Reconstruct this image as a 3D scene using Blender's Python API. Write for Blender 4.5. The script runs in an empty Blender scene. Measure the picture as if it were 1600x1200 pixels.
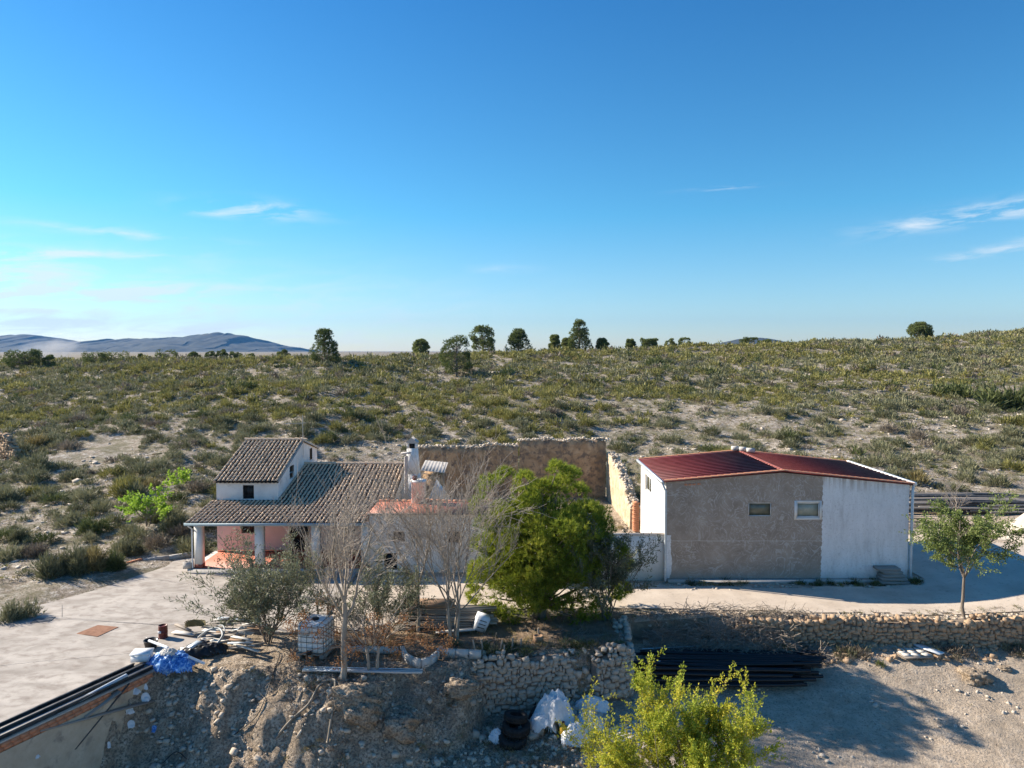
import bpy, math, random
import numpy as np
from mathutils import Vector
R = math.radians
rng = np.random.default_rng(7)
random.seed(7)
scene = bpy.context.scene
col = scene.collection
# ------------------------------------------------------------ camera
F, H = 1110.0, 11.6
PITCH = math.atan(52 / F)
cd = bpy.data.cameras.new('camera'); cam = bpy.data.objects.new('camera', cd); col.objects.link(cam)
cam.location = (0, 0, H); cam.rotation_euler = (R(90) - PITCH, 0, 0)
cd.sensor_width = 36; cd.lens = 36 * F / 1600; cd.clip_start = .1; cd.clip_end = 40000
scene.camera = cam
# ------------------------------------------------------------ sun, sky, exposure
SX, SY = 1.6, -.58                      # shadow of a 1 m post
EL = math.atan(1 / math.hypot(SX, SY))
ld = bpy.data.lights.new('sun', 'SUN'); ld.energy = 5; ld.angle = R(.5); ld.color = (1, .895, .75)
sun = bpy.data.objects.new('sun', ld); col.objects.link(sun)
sun.rotation_euler = Vector((SX, SY, -1)).to_track_quat('-Z', 'Y').to_euler()
AZ = math.atan2(-SX, -SY)               # towards the sun, from +Y to +X
w = bpy.data.worlds.new('World'); scene.world = w; w.use_nodes = True
N, L = w.node_tree.nodes, w.node_tree.links
N.clear()
out = N.new('ShaderNodeOutputWorld'); bg = N.new('ShaderNodeBackground'); L.new(bg.outputs[0], out.inputs[0])
bg.inputs[1].default_value = .06
sky = N.new('ShaderNodeTexSky'); sky.sky_type = 'NISHITA'; sky.sun_disc = False
sky.sun_elevation = EL; sky.sun_rotation = AZ; sky.altitude = 600
sky.air_density = 1.0; sky.dust_density = .3; sky.ozone_density = 3.0
hs = N.new('ShaderNodeHueSaturation'); hs.inputs['Hue'].default_value = .5; hs.inputs['Saturation'].default_value = 1.0; hs.inputs['Value'].default_value = 1.0
L.new(sky.outputs[0], hs.inputs['Color'])
tc = N.new('ShaderNodeTexCoord'); sp = N.new('ShaderNodeSeparateXYZ'); L.new(tc.outputs['Generated'], sp.inputs[0])
def mth(op, a, b=None, c=None, nn=None, ll=None):
    nn = nn or N; ll = ll or L
    m = nn.new('ShaderNodeMath'); m.operation = op
    for i, x in enumerate((a, b, c)):
        if x is None: continue
        if isinstance(x, (int, float)): m.inputs[i].default_value = x
        else: ll.new(x, m.inputs[i])
    return m.outputs[0]
az = mth('ARCTAN2', sp.outputs[0], sp.outputs[1]); el = mth('ARCSINE', sp.outputs[2])
cv = N.new('ShaderNodeCombineXYZ'); L.new(mth('MULTIPLY', az, 11.), cv.inputs[0])
L.new(mth('MULTIPLY', mth('SUBTRACT', el, mth('MULTIPLY', az, .07)), 60.), cv.inputs[1])
ns = N.new('ShaderNodeTexNoise'); ns.inputs['Scale'].default_value = 1.; ns.inputs['Detail'].default_value = 8; ns.inputs['Roughness'].default_value = .62; ns.inputs['Distortion'].default_value = .5
L.new(cv.outputs[0], ns.inputs['Vector'])
def wisp(u, v, ru, rv, tilt, amt, thr=.5):
    # a streak of cirrus centred on one direction of the sky
    a0 = math.atan((u - 800) / F); e0 = math.atan((548 - v) / F * math.cos(a0))
    da = mth('SUBTRACT', az, a0); de = mth('SUBTRACT', mth('SUBTRACT', el, e0), mth('MULTIPLY', da, tilt))
    q = mth('ADD', mth('POWER', mth('ABSOLUTE', mth('DIVIDE', da, ru / F)), 2.), mth('POWER', mth('ABSOLUTE', mth('DIVIDE', de, rv / F)), 2.))
    g = mth('POWER', 2.718, mth('MULTIPLY', q, -1.))
    n = mth('MULTIPLY', mth('MAXIMUM', mth('SUBTRACT', ns.outputs['Fac'], thr - .06), 0.), 5.5)
    return mth('MULTIPLY', mth('MULTIPLY', g, n), amt)
tot = None
for a in [(1530, 335, 120, 11, .10, 1.1), (1570, 388, 90, 7, .16, .8), (400, 330, 75, 12, -.03, .95), (200, 366, 110, 6, -.03, .6),
          (60, 397, 150, 5, .05, 1.0), (10, 430, 70, 32, .05, .8), (200, 456, 120, 11, .06, .8), (1130, 297, 50, 2.5, .02, .55),
          (790, 421, 45, 6, 0, .3), (-40, 490, 460, 60, .0, 1.1), (320, 333, 50, 5, .0, .4), (560, 520, 300, 12, 0, .25)]:
    t_ = wisp(*a)
    tot = t_ if tot is None else mth('ADD', tot, t_)
tot = mth('MINIMUM', mth('MULTIPLY', tot, .8), .75)
mx = N.new('ShaderNodeMix'); mx.data_type = 'RGBA'; L.new(tot, mx.inputs[0])
er = N.new('ShaderNodeValToRGB'); L.new(mth('MULTIPLY', el, 1.9), er.inputs[0])
for k, (p_, c_) in enumerate([(0, (1.18, 1.2, 1.2)), (.1, (1.02, 1.22, 1.28)), (.35, (.52, 1.2, 1.36)), (1, (.24, .90, 1.36))]):
    e_ = er.color_ramp.elements[k] if k < 2 else er.color_ramp.elements.new(p_)
    e_.position = p_; e_.color = (*c_, 1)
ml = N.new('ShaderNodeVectorMath'); ml.operation = 'MULTIPLY'; L.new(hs.outputs[0], ml.inputs[0]); L.new(er.outputs[0], ml.inputs[1]); L.new(ml.outputs[0], mx.inputs[6]); mx.inputs[7].default_value = (7.4, 8.0, 8.4, 1)
L.new(mx.outputs[2], bg.inputs[0])
vs = scene.view_settings
vs.view_transform = 'Standard'; vs.look = 'None'; vs.gamma = 1; vs.exposure = 1.05
scene.cycles.max_bounces = 6; scene.cycles.volume_bounces = 0
scene.cycles.transparent_max_bounces = 8

# ------------------------------------------------------------ noise and terrain
def _hash(ix, iy, s):
    n = (ix.astype(np.int64) * 374761393 + iy.astype(np.int64) * 668265263 + s * 1274126177) & 0x7fffffff
    n = ((n ^ (n >> 13)) * 1274126177) & 0x7fffffff
    return ((n ^ (n >> 16)) & 0xffff) / 65535.
def vnoise(x, y, s=0):
    ix, iy = np.floor(x), np.floor(y); fx, fy = x - ix, y - iy
    fx = fx * fx * (3 - 2 * fx); fy = fy * fy * (3 - 2 * fy)
    a, b, c, d = _hash(ix, iy, s), _hash(ix + 1, iy, s), _hash(ix, iy + 1, s), _hash(ix + 1, iy + 1, s)
    return (a + (b - a) * fx) * (1 - fy) + (c + (d - c) * fx) * fy
def fbm(x, y, s=0, o=4, g=.5):
    r = 0; a = 1; t = 0
    for i in range(o):
        r = r + a * vnoise(x * 2 ** i, y * 2 ** i, s + i); t += a; a *= g
    return r / t - .5
def sst(x, a, b):
    t = np.clip((x - a) / (b - a), 0, 1); return t * t * (3 - 2 * t)
BU = np.array([-900, -100, 0, 100, 250, 400, 507, 600, 700, 800, 900, 1000, 1100, 1200, 1300, 1400, 1500, 1600, 1700, 2500.])
BV = np.array([565, 565, 563, 562, 561, 560, 559, 555, 550, 546, 543, 541, 537, 533, 529, 525, 520, 511, 505, 470.]) + 7.
BD = np.array([170, 170, 165, 160, 150, 140, 132, 140, 150, 150, 155, 160, 165, 170, 175, 180, 190, 200, 205, 210.])
def edge_y(x):
    # near edge of the upper terrace
    e = np.interp(x, [-60, -16.5, -13.1, -12.6, -9, -6, -3, -1.3, 4.4, 5.2, 12, 22, 60], [18, 18, 25.2, 25.9, 25.5, 25.1, 25.3, 26.65, 27.45, 30.85, 30.75, 30.3, 30.3])
    return e
def terrain(x, y):
    x = np.asarray(x, float); y = np.asarray(y, float)
    yy = np.maximum(y, 1.); t = x / yy
    u = 800 + t * F
    bv = np.interp(u, BU, BV); D = np.interp(u, BU, BD)
    zb = H - (bv - 548) / F * D
    y0 = 40.
    g = np.clip((y - y0) / (D - y0), 0, 1)
    kk = np.clip((y - 46) * .9, 0, 14)
    flt = sst(x, -18.6 - kk, -17.0) * (1 - sst(x, 8.6, 24)) * (1 - sst(y, 56.6, 78))
    flt = np.maximum(flt, sst(x, 8, 10) * (1 - sst(x, 20, 40)) * (1 - sst(y, 44, 62)))
    g = g * (1 - flt)
    up = zb * g ** 1.05
    bey = np.clip(y - D, 0, None)
    tgt = 3.0
    up = np.where(bey > 0, tgt + (zb - tgt) * np.exp(-(bey / 220.) ** 1.3), up)
    und = fbm(x / 14, y / 14, 3) * 1.3 + fbm(x / 3., y / 3., 9) * .5
    up = up + und * np.clip(g * 6, 0, 1) * np.exp(-np.clip(bey, 0, 1e9) / 400)
    # small step banks across the slope
    up = up + .35 * np.sin((y + x * .25 + fbm(x / 20, y / 20, 5) * 18) / 4.5) * sst(g, .03, .12) * (bey <= 0)
    up = np.where(y < y0, 0, up)
    rise = sst(x, 18.5, 27) * .75 * sst(y, 28, 34)
    up = up + rise * (1 - sst(g, 0, .1)) + .05 * fbm(x / 1.3, y / 1.3, 21)
    up = up - .07
    # left bank beside the yard
    lb = sst(-x - (17.6 + (37.5 - np.clip(y, 26, 37.5)) * .42), 0, 3) * sst(y, 29, 35)
    up = up + lb * (.35 + .25 * fbm(x / 2, y / 2, 33))
    low = np.clip(-1.45 - .17 * (30.3 - y), -3.6, -1.35) + fbm(x / 2.5, y / 2.5, 41) * .22 + fbm(x / .5, y / .5, 43) * .05
    low = low + .5 * sst(x, 11, 15) * sst(y, 26.5, 30)
    low = np.where(y < 14, low * 1 - (14 - y) * .05, low)
    low = np.maximum(low, -9)
    ey = edge_y(x)
    wdt = np.interp(x, [-14, -12.5, -4, -1.8, -.8, 4.2, 4.8, 22], [.35, 2.3, 2.6, 1.9, .4, .4, .3, .35])
    nz = fbm(x / 1.7, y / 2.4, 51) * 2.0 * (wdt > .9) + fbm(x / .45, y / .45, 55, 3) * .35 * (wdt > .9)
    s = sst(ey - y + nz, 0, wdt)
    s = np.where(wdt > .9, .35 * s + .65 * np.clip((ey - y + nz) / wdt, 0, 1), s)
    z = up * (1 - s) + low * s
    mid = s * (1 - s) * 4
    bk = sst(x, -13.4, -12.4) * (1 - sst(x, 1.5, 4)) * (y < ey + .3) * sst(y, 19, 21.5)
    z = z + (1 - np.abs(fbm(x / .8, y / .8, 61, 5)) * 5) * .16 * bk * (.35 + .65 * np.clip(mid * 1.5, 0, 1)) + fbm(x / .3, y / .3, 67, 3) * .16 * bk
    # brushwood slope and rubble slope beside the pipes
    z = z + (x > 5) * (x < 12) * sst(y, 28.8, 30.4) * (y < 30.4) * .6
    return z
def th(x, y): return float(terrain(np.array([x]), np.array([y]))[0])
def ray(u, v):
    a, b = (u - 800) / F, (v - 600) / F
    return np.array((a, math.cos(PITCH) - b * math.sin(PITCH), -math.sin(PITCH) - b * math.cos(PITCH)))
def W(u, v, z):
    d = ray(u, v); t = (z - H) / d[2]; return Vector((d[0] * t, d[1] * t, z))
def Y(u, v, y):
    d = ray(u, v); t = y / d[1]; return Vector((d[0] * t, y, H + d[2] * t))
def hit(u, v, tmin=16, tmax=230):
    d = ray(u, v); t = np.concatenate([np.arange(tmin, 60, .05), np.arange(60, tmax, .3)])
    z = terrain(d[0] * t, d[1] * t); b = np.nonzero(H + d[2] * t < z)[0]
    t0 = t[b[0]] if len(b) else tmax
    return Vector((d[0] * t0, d[1] * t0, th(d[0] * t0, d[1] * t0)))

# ------------------------------------------------------------ mesh helper
class MB:
    def __init__(s): s.v = []; s.f = {3: [], 4: []}; s.m = {3: [], 4: []}; s.t = []; s.n = 0
    def add(s, V, Fc, m=0, t=.5):
        V = np.asarray(V, float).reshape(-1, 3); Fc = np.asarray(Fc, int); k = Fc.shape[1]
        s.v.append(V); s.f[k].append(Fc + s.n)
        s.m[k].append(np.full(len(Fc), m) if np.isscalar(m) else np.asarray(m))
        s.t.append(np.full(len(V), t) if np.isscalar(t) else np.asarray(t)); s.n += len(V)
        return s
    def box(s, c, d, rz=0, m=0, M=None):
        q = np.array([(x, y, z) for x in (-.5, .5) for y in (-.5, .5) for z in (-.5, .5)]) * np.array(d)
        if M is not None: q = q @ np.asarray(M).T
        if rz: ca, sa = math.cos(rz), math.sin(rz); q = q @ np.array([[ca, sa, 0], [-sa, ca, 0], [0, 0, 1]])
        return s.add(q + np.array(c), [(0, 1, 3, 2), (4, 6, 7, 5), (0, 4, 5, 1), (2, 3, 7, 6), (0, 2, 6, 4), (1, 5, 7, 3)], m)
    def bx(s, x0, x1, y0, y1, z0, z1, m=0): return s.box(((x0 + x1) / 2, (y0 + y1) / 2, (z0 + z1) / 2), (x1 - x0, y1 - y0, z1 - z0), 0, m)
    def beam(s, a, b, wd, ht, m=0, roll=0):
        a, b = Vector(a), Vector(b); d = (b - a); ln = d.length; d.normalize()
        up = Vector((0, 0, 1)) if abs(d.z) < .95 else Vector((0, 1, 0))
        sd = d.cross(up).normalized(); u2 = sd.cross(d)
        if roll: sd, u2 = sd * math.cos(roll) + u2 * math.sin(roll), u2 * math.cos(roll) - sd * math.sin(roll)
        return s.box((a + b) / 2, (wd, ln, ht), 0, m, np.array([[sd[i], d[i], u2[i]] for i in range(3)]))
    def tube(s, P, r, k=6, m=0, cap=True, t=.5):
        P = np.asarray(P, float); n = len(P); r = np.broadcast_to(np.asarray(r, float), (n,))
        T = np.gradient(P, axis=0); T /= np.linalg.norm(T, axis=1)[:, None] + 1e-9
        ref = np.array([0, 0, 1.]) if abs(T[:, 2].mean()) < .8 else np.array([1., 0, 0])
        A = np.cross(T, ref); A /= np.linalg.norm(A, axis=1)[:, None] + 1e-9; B = np.cross(T, A)
        an = np.arange(k) / k * 2 * math.pi
        V = P[:, None] + r[:, None, None] * (np.cos(an)[None, :, None] * A[:, None] + np.sin(an)[None, :, None] * B[:, None])
        i = np.arange(n - 1)[:, None] * k; j = np.arange(k)[None]; j2 = (j + 1) % k
        Fc = np.stack([i + j, i + j2, i + k + j2, i + k + j], -1).reshape(-1, 4)
        n0 = s.n; s.add(V.reshape(-1, 3), Fc, m, t)
        if cap:
            for e, base in ((0, 0), (n - 1, (n - 1) * k)):
                c = np.arange(k); tr = np.stack([np.full(k, k), (c + 1) % k, c] if e == 0 else [np.full(k, k), c, (c + 1) % k], 1)
                s.add(np.vstack([V[e], P[e]]), tr, m, t)
        return s
    def lathe(s, c, prof, k=20, m=0, sx=1, sy=1):
        c = np.array(c); an = np.arange(k) / k * 2 * math.pi; V = []
        for r, z in prof: V.append(np.stack([r * np.cos(an) * sx, r * np.sin(an) * sy, np.full(k, z)], 1) + c)
        n = len(prof); i = np.arange(n - 1)[:, None] * k; j = np.arange(k)[None]; j2 = (j + 1) % k
        return s.add(np.vstack(V), np.stack([i + j, i + j2, i + k + j2, i + k + j], -1).reshape(-1, 4), m)
    def poly(s, pts, m=0):
        c = np.mean(np.array(pts, float), axis=0); n = len(pts)
        return s.add(np.vstack([np.array(pts, float), c]), [(i, (i + 1) % n, n) for i in range(n)], m)
    def prism(s, pts, z0, z1, m=0):
        n = len(pts); A = [(p[0], p[1], z0) for p in pts]; B = [(p[0], p[1], z1) for p in pts]
        s.poly(B, m); s.poly(A[::-1], m)
        return s.add(A + B, [(i, (i + 1) % n, n + (i + 1) % n, n + i) for i in range(n)], m)
    def build(s, name, mats, parent=None, smooth=False, shift=None):
        me = bpy.data.meshes.new(name)
        V = np.vstack(s.v)
        off = np.array(shift if shift is not None else (wloc(parent) if parent is not None else (0, 0, 0)), float)
        V = V - off
        f3 = np.vstack(s.f[3]) if s.f[3] else np.zeros((0, 3), int); f4 = np.vstack(s.f[4]) if s.f[4] else np.zeros((0, 4), int)
        n3, n4 = len(f3), len(f4)
        me.vertices.add(len(V)); me.vertices.foreach_set('co', V.astype(np.float32).ravel())
        me.loops.add(n3 * 3 + n4 * 4); me.loops.foreach_set('vertex_index', np.concatenate([f3.ravel(), f4.ravel()]).astype(np.int32))
        me.polygons.add(n3 + n4)
        me.polygons.foreach_set('loop_start', np.concatenate([np.arange(n3) * 3, n3 * 3 + np.arange(n4) * 4]).astype(np.int32))
        mi = np.concatenate([a for k in (3, 4) for a in s.m[k]]) if (n3 + n4) else np.zeros(0)
        me.polygons.foreach_set('material_index', mi.astype(np.int32))
        if smooth: me.polygons.foreach_set('use_smooth', np.ones(n3 + n4, bool))
        at = me.attributes.new('tint', 'FLOAT', 'POINT'); at.data.foreach_set('value', np.concatenate(s.t).astype(np.float32))
        for m_ in (mats if isinstance(mats, (list, tuple)) else [mats]): me.materials.append(m_)
        me.update(); me.validate()
        o = bpy.data.objects.new(name, me); col.objects.link(o)
        if parent is not None: o.parent = parent
        if shift is not None: o.location = shift
        return o
def wloc(o):
    v = Vector((0, 0, 0))
    while o is not None: v += o.location; o = o.parent
    return v
def tag(o, label=None, cat=None, group=None, kind=None):
    if label: o['label'] = label
    if cat: o['category'] = cat
    if group: o['group'] = group
    if kind: o['kind'] = kind
    return o
def thing(name, label, cat, loc, group=None):
    o = bpy.data.objects.new(name, None); o.location = loc; o.empty_display_size = .3; col.objects.link(o)
    return tag(o, label, cat, group)
def struct(name, mb, m, smooth=False): return tag(mb.build(name, m, None, smooth), kind='structure')
def one(name, mb, m, label, cat, loc, group=None, smooth=False, kind=None):
    return tag(mb.build(name, m, None, smooth, shift=loc), label, cat, group, kind)
def dup(o, loc=None, rot=None, scl=None, label=None):
    kids = list(o.children)
    c = o.copy(); col.objects.link(c)
    if loc is not None: c.location = loc
    if rot is not None: c.rotation_euler = rot
    if scl is not None: c.scale = scl if hasattr(scl, '__len__') else (scl,) * 3
    if label: c['label'] = label
    for k in kids:
        q = k.copy(); col.objects.link(q); q.parent = c
        for g in k.children: h = g.copy(); col.objects.link(h); h.parent = q
    return c

# ------------------------------------------------------------ materials
def newmat(name):
    m = bpy.data.materials.new(name); m.use_nodes = True; nt = m.node_tree; b = nt.nodes['Principled BSDF']
    return m, nt.nodes, nt.links, b
def ramp(nn, ll, fac, stops, interp='LINEAR'):
    r = nn.new('ShaderNodeValToRGB'); r.color_ramp.interpolation = interp
    while len(r.color_ramp.elements) < len(stops): r.color_ramp.elements.new(.5)
    for e, (p, c) in zip(r.color_ramp.elements, stops): e.position = p; e.color = (*c, 1)
    ll.new(fac, r.inputs[0]); return r.outputs[0]
def noise(nn, ll, vec, scale, det=6, rough=.6, dist=0):
    n = nn.new('ShaderNodeTexNoise'); n.inputs['Scale'].default_value = scale; n.inputs['Detail'].default_value = det
    n.inputs['Roughness'].default_value = rough; n.inputs['Distortion'].default_value = dist; ll.new(vec, n.inputs['Vector']); return n.outputs['Fac']
def mixc(nn, ll, f, a, b, mode='MIX'):
    x = nn.new('ShaderNodeMix'); x.data_type = 'RGBA'; x.blend_type = mode
    for i, q in ((0, f), (6, a), (7, b)):
        if isinstance(q, (int, float)): x.inputs[i].default_value = q
        elif isinstance(q, tuple): x.inputs[i].default_value = (*q, 1)
        else: ll.new(q, x.inputs[i])
    return x.outputs[2]
def pm(name, stops, scale=2, rough=.85, bump=.3, bs=None, det=6, stretch=(1, 1, 1), dist=0, metal=0, island=0, grime=None, spec=.3, bd=.02):
    m, nn, ll, b = newmat(name)
    g = nn.new('ShaderNodeNewGeometry'); mp = nn.new('ShaderNodeMapping'); mp.inputs['Scale'].default_value = stretch
    ll.new(g.outputs['Position'], mp.inputs[0]); v = mp.outputs[0]
    n = noise(nn, ll, v, scale, det, .62, dist)
    fac = n
    if island: fac = mth('ADD', mth('MULTIPLY', n, 1 - island), mth('MULTIPLY', g.outputs['Random Per Island'], island), nn=nn, ll=ll)
    c = ramp(nn, ll, fac, stops)
    if grime:
        n2 = noise(nn, ll, v, grime[1], 7, .65, .4); c = mixc(nn, ll, ramp(nn, ll, n2, [(grime[2], (0, 0, 0)), (grime[3], (1, 1, 1))]), c, grime[0])
    ll.new(c, b.inputs['Base Color']); b.inputs['Roughness'].default_value = rough; b.inputs['Metallic'].default_value = metal
    b.inputs['Specular IOR Level'].default_value = spec
    if bump:
        bp = nn.new('ShaderNodeBump'); bp.inputs['Strength'].default_value = bump; bp.inputs['Distance'].default_value = bd
        ll.new(noise(nn, ll, v, bs or scale * 6, 6, .65), bp.inputs['Height']); ll.new(bp.outputs[0], b.inputs['Normal'])
    return m
def leafm(name, stops, trans=.3, rough=.65, rnd=.35, spec=.25):
    m, nn, ll, b = newmat(name)
    g = nn.new('ShaderNodeNewGeometry'); oi = nn.new('ShaderNodeObjectInfo'); a = nn.new('ShaderNodeAttribute'); a.attribute_name = 'tint'
    f = mth('ADD', mth('MULTIPLY', g.outputs['Random Per Island'], rnd, nn=nn, ll=ll), mth('MULTIPLY', a.outputs['Fac'], 1 - rnd, nn=nn, ll=ll), nn=nn, ll=ll)
    f = mth('ADD', f, mth('MULTIPLY', mth('SUBTRACT', oi.outputs['Random'], .5, nn=nn, ll=ll), .35, nn=nn, ll=ll), nn=nn, ll=ll)
    c = ramp(nn, ll, f, stops); ll.new(c, b.inputs['Base Color']); b.inputs['Roughness'].default_value = rough; b.inputs['Specular IOR Level'].default_value = spec
    if trans:
        t = nn.new('ShaderNodeBsdfTranslucent'); ll.new(c, t.inputs[0]); x = nn.new('ShaderNodeMixShader'); x.inputs[0].default_value = trans
        ll.new(b.outputs[0], x.inputs[1]); ll.new(t.outputs[0], x.inputs[2]); o = nn['Material Output']; ll.new(x.outputs[0], o.inputs[0])
    return m
def flat(name, c, rough=.6, metal=0, spec=.4): return pm(name, [(.3, tuple(k * .82 for k in c)), (.7, c)], 3, rough, .08, metal=metal, spec=spec)
M = {}
M['concrete'] = pm('yard_concrete', [(.32, (.30, .265, .225)), (.5, (.42, .375, .325)), (.68, (.50, .45, .39))], .45, .9, .3, 14, 10, (1, 1.6, 1), 1.2, grime=((.255, .215, .18), 1.4, .47, .70))
M['sand'] = pm('road_sand', [(.3, (.44, .365, .29)), (.6, (.56, .475, .385)), (.8, (.62, .54, .45))], .7, .95, .5, 22, 9, grime=((.34, .28, .22), 5, .56, .72))
M['mound'] = pm('mound_earth', [(.3, (.46, .39, .31)), (.7, (.6, .52, .42))], 3, .95, .8, 12)
M['white'] = pm('white_render', [(.3, (.66, .63, .58)), (.6, (.78, .76, .72)), (.8, (.83, .81, .78))], 1.1, .9, .35, 9, grime=((.45, .42, .38), .9, .60, .80))
M['house'] = pm('house_render', [(.3, (.66, .62, .57)), (.6, (.80, .77, .72)), (.8, (.84, .82, .78))], 1.2, .9, .4, 8, grime=((.42, .38, .34), 1.3, .57, .76))
M['pink'] = pm('pink_render', [(.3, (.64, .48, .43)), (.7, (.72, .57, .52))], 1.5, .9, .3, 8)
M['orange'] = pm('orange_paint', [(.3, (.40, .12, .07)), (.6, (.50, .17, .105)), (.8, (.56, .27, .19))], 1.8, .6, .15, 8, grime=((.45, .30, .22), 3, .62, .75))
M['redbase'] = flat('red_base_paint', (.36, .1, .06), .7)
M['plinth'] = pm('plinth_concrete', [(.3, (.38, .35, .32)), (.7, (.5, .47, .43))], 3, .9, .3, 15)
M['tile'] = pm('barrel_tiles', [(.14, (.05, .026, .015)), (.36, (.19, .085, .04)), (.54, (.37, .20, .10)), (.72, (.54, .34, .20)), (.92, (.70, .51, .345))], 2.2, .9, .5, 16, island=.6, grime=((.09, .065, .045), 1.4, .58, .74))
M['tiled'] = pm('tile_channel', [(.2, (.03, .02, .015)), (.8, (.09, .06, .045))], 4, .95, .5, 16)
M['redroof'] = pm('red_sheet', [(.3, (.10, .009, .012)), (.7, (.15, .015, .019))], .8, .6, .05, 6, grime=((.20, .07, .05), 1.2, .6, .8), spec=.4)
M['redrib'] = pm('red_sheet_rib', [(.3, (.12, .02, .018)), (.7, (.2, .045, .04))], 3, .5, 0)
M['otile'] = pm('orange_tiles', [(.2, (.42, .12, .055)), (.6, (.58, .2, .1)), (.9, (.66, .3, .17))], 4, .8, .3, 12, island=.5)
M['galv'] = pm('galvanised', [(.3, (.42, .47, .50)), (.7, (.56, .6, .62))], 4, .45, .05, metal=.35)
M['bluegutter'] = flat('blue_grey_gutter', (.28, .37, .42), .5)
M['whitemetal'] = flat('white_metal', (.78, .78, .76), .5)
M['dark'] = flat('dark_opening', (.012, .012, .012), .4)
M['glass'] = pm('window_pane', [(.3, (.11, .11, .075)), (.7, (.19, .185, .13))], 3, .12, 0, spec=.5)
M['glass2'] = pm('window_pane_light', [(.3, (.26, .28, .22)), (.7, (.36, .37, .3))], 3, .12, 0, spec=.5)
M['darkmetal'] = flat('dark_metal', (.05, .05, .05), .5, .3)
M['aerial'] = flat('aerial_metal', (.4, .4, .4), .4, .6)
M['rust'] = pm('rust_plate', [(.3, (.2, .09, .05)), (.7, (.33, .17, .1))], 5, .85, .2)
M['greyplate'] = flat('grey_plate', (.09, .095, .1), .6)
M['brick'] = pm('orange_brick', [(.2, (.36, .12, .06)), (.8, (.55, .24, .13))], 5, .9, .5, 14, island=.4)
M['cmu'] = pm('concrete_block', [(.25, (.34, .31, .28)), (.75, (.52, .49, .45))], 3, .95, .5, 18, island=.4)
M['oldwall'] = pm('old_plaster', [(.25, (.19, .12, .07)), (.42, (.34, .22, .125)), (.58, (.48, .32, .185)), (.8, (.62, .46, .31))], .9, .95, 1, 5, 9, dist=.8, grime=((.19, .14, .105), 2.6, .48, .62), bd=.12)
M['stone'] = pm('wall_stone', [(.12, (.06, .052, .043)), (.36, (.155, .135, .112)), (.6, (.26, .23, .195)), (.82, (.40, .355, .30)), (.95, (.40, .28, .18))], 2.5, .95, .7, 14, island=.55)
M['pstone'] = pm('pale_stone', [(.15, (.20, .155, .11)), (.5, (.36, .295, .225)), (.85, (.52, .455, .375))], 2.5, .95, .7, 14, island=.5)
M['wstone'] = pm('brown_wall_stone', [(.12, (.085, .065, .048)), (.4, (.19, .145, .105)), (.65, (.30, .24, .18)), (.9, (.42, .36, .29))], 2.5, .95, .7, 14, island=.6)  # brown stone, darkened to put the pine's shade into the colour
M['bstone'] = pm('bank_stone', [(.12, (.17, .125, .085)), (.5, (.34, .27, .195)), (.9, (.52, .44, .345))], 2.5, .95, .7, 14, island=.6)
M['ochre'] = pm('ochre_plaster', [(.25, (.36, .26, .16)), (.5, (.52, .42, .28)), (.75, (.66, .57, .43))], 1.6, .95, .8, 8, 8, dist=.5, grime=((.3, .22, .15), 2.6, .54, .66), bd=.05)
M['darkslab'] = pm('dark_slab', [(.25, (.12, .115, .105)), (.75, (.26, .25, .23))], 3, .95, .5, 18, island=.4)
M['mortar'] = pm('wall_core', [(.3, (.14, .11, .085)), (.7, (.26, .21, .165))], 4, .95, .8, 16)
M['rendwall'] = pm('yard_wall_render', [(.3, (.42, .32, .22)), (.7, (.60, .49, .36))], 1.6, .95, .5, 10, grime=((.28, .23, .18), 2, .55, .7))
M['bark'] = pm('bark', [(.3, (.13, .105, .08)), (.7, (.25, .205, .165))], 8, .95, .6, 30, stretch=(1, 1, .25))
M['palebark'] = pm('pale_bark', [(.3, (.24, .195, .15)), (.7, (.42, .36, .29))], 8, .9, .5, 30, stretch=(1, 1, .25))
M['twig'] = pm('twigs', [(.2, (.17, .14, .11)), (.8, (.36, .31, .26))], 6, .9, 0, island=.5)
M['brush'] = pm('brush_twigs', [(.2, (.06, .05, .04)), (.6, (.16, .13, .1)), (.9, (.3, .25, .2))], 6, .95, 0, island=.7)
M['pine'] = leafm('pine_needles', [(.1, (.055, .105, .014)), (.45, (.165, .23, .027)), (.75, (.32, .36, .042)), (.95, (.46, .44, .07))], .42)
M['farpine'] = leafm('far_pine_needles', [(.1, (.06, .095, .03)), (.5, (.155, .19, .06)), (.9, (.29, .31, .11))], .35)
M['olean'] = leafm('oleander_leaves', [(.1, (.08, .095, .05)), (.5, (.19, .20, .12)), (.9, (.40, .40, .28))], .3, .5)
M['almond'] = leafm('almond_leaves', [(.1, (.10, .14, .035)), (.5, (.21, .26, .075)), (.9, (.34, .38, .14))], .35)
M['yellow'] = leafm('yellow_leaves', [(.08, (.22, .30, .04)), (.38, (.38, .43, .05)), (.62, (.58, .52, .06)), (.9, (.74, .53, .06))], .42)
M['lime'] = leafm('lime_leaves', [(.1, (.16, .27, .03)), (.5, (.28, .43, .045)), (.9, (.42, .55, .08))], .4)
M['berry'] = leafm('dried_clusters', [(.1, (.15, .07, .03)), (.5, (.30, .14, .06)), (.9, (.46, .25, .11))], .2)
M['s_grey'] = leafm('scrub_grey', [(.05, (.065, .065, .035)), (.4, (.175, .175, .092)), (.7, (.27, .262, .15)), (.95, (.35, .32, .21))], .2, rnd=.45)
M['s_olive'] = leafm('scrub_olive', [(.05, (.07, .07, .024)), (.4, (.20, .19, .058)), (.7, (.30, .275, .085)), (.95, (.41, .36, .14))], .25, rnd=.45)
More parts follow.
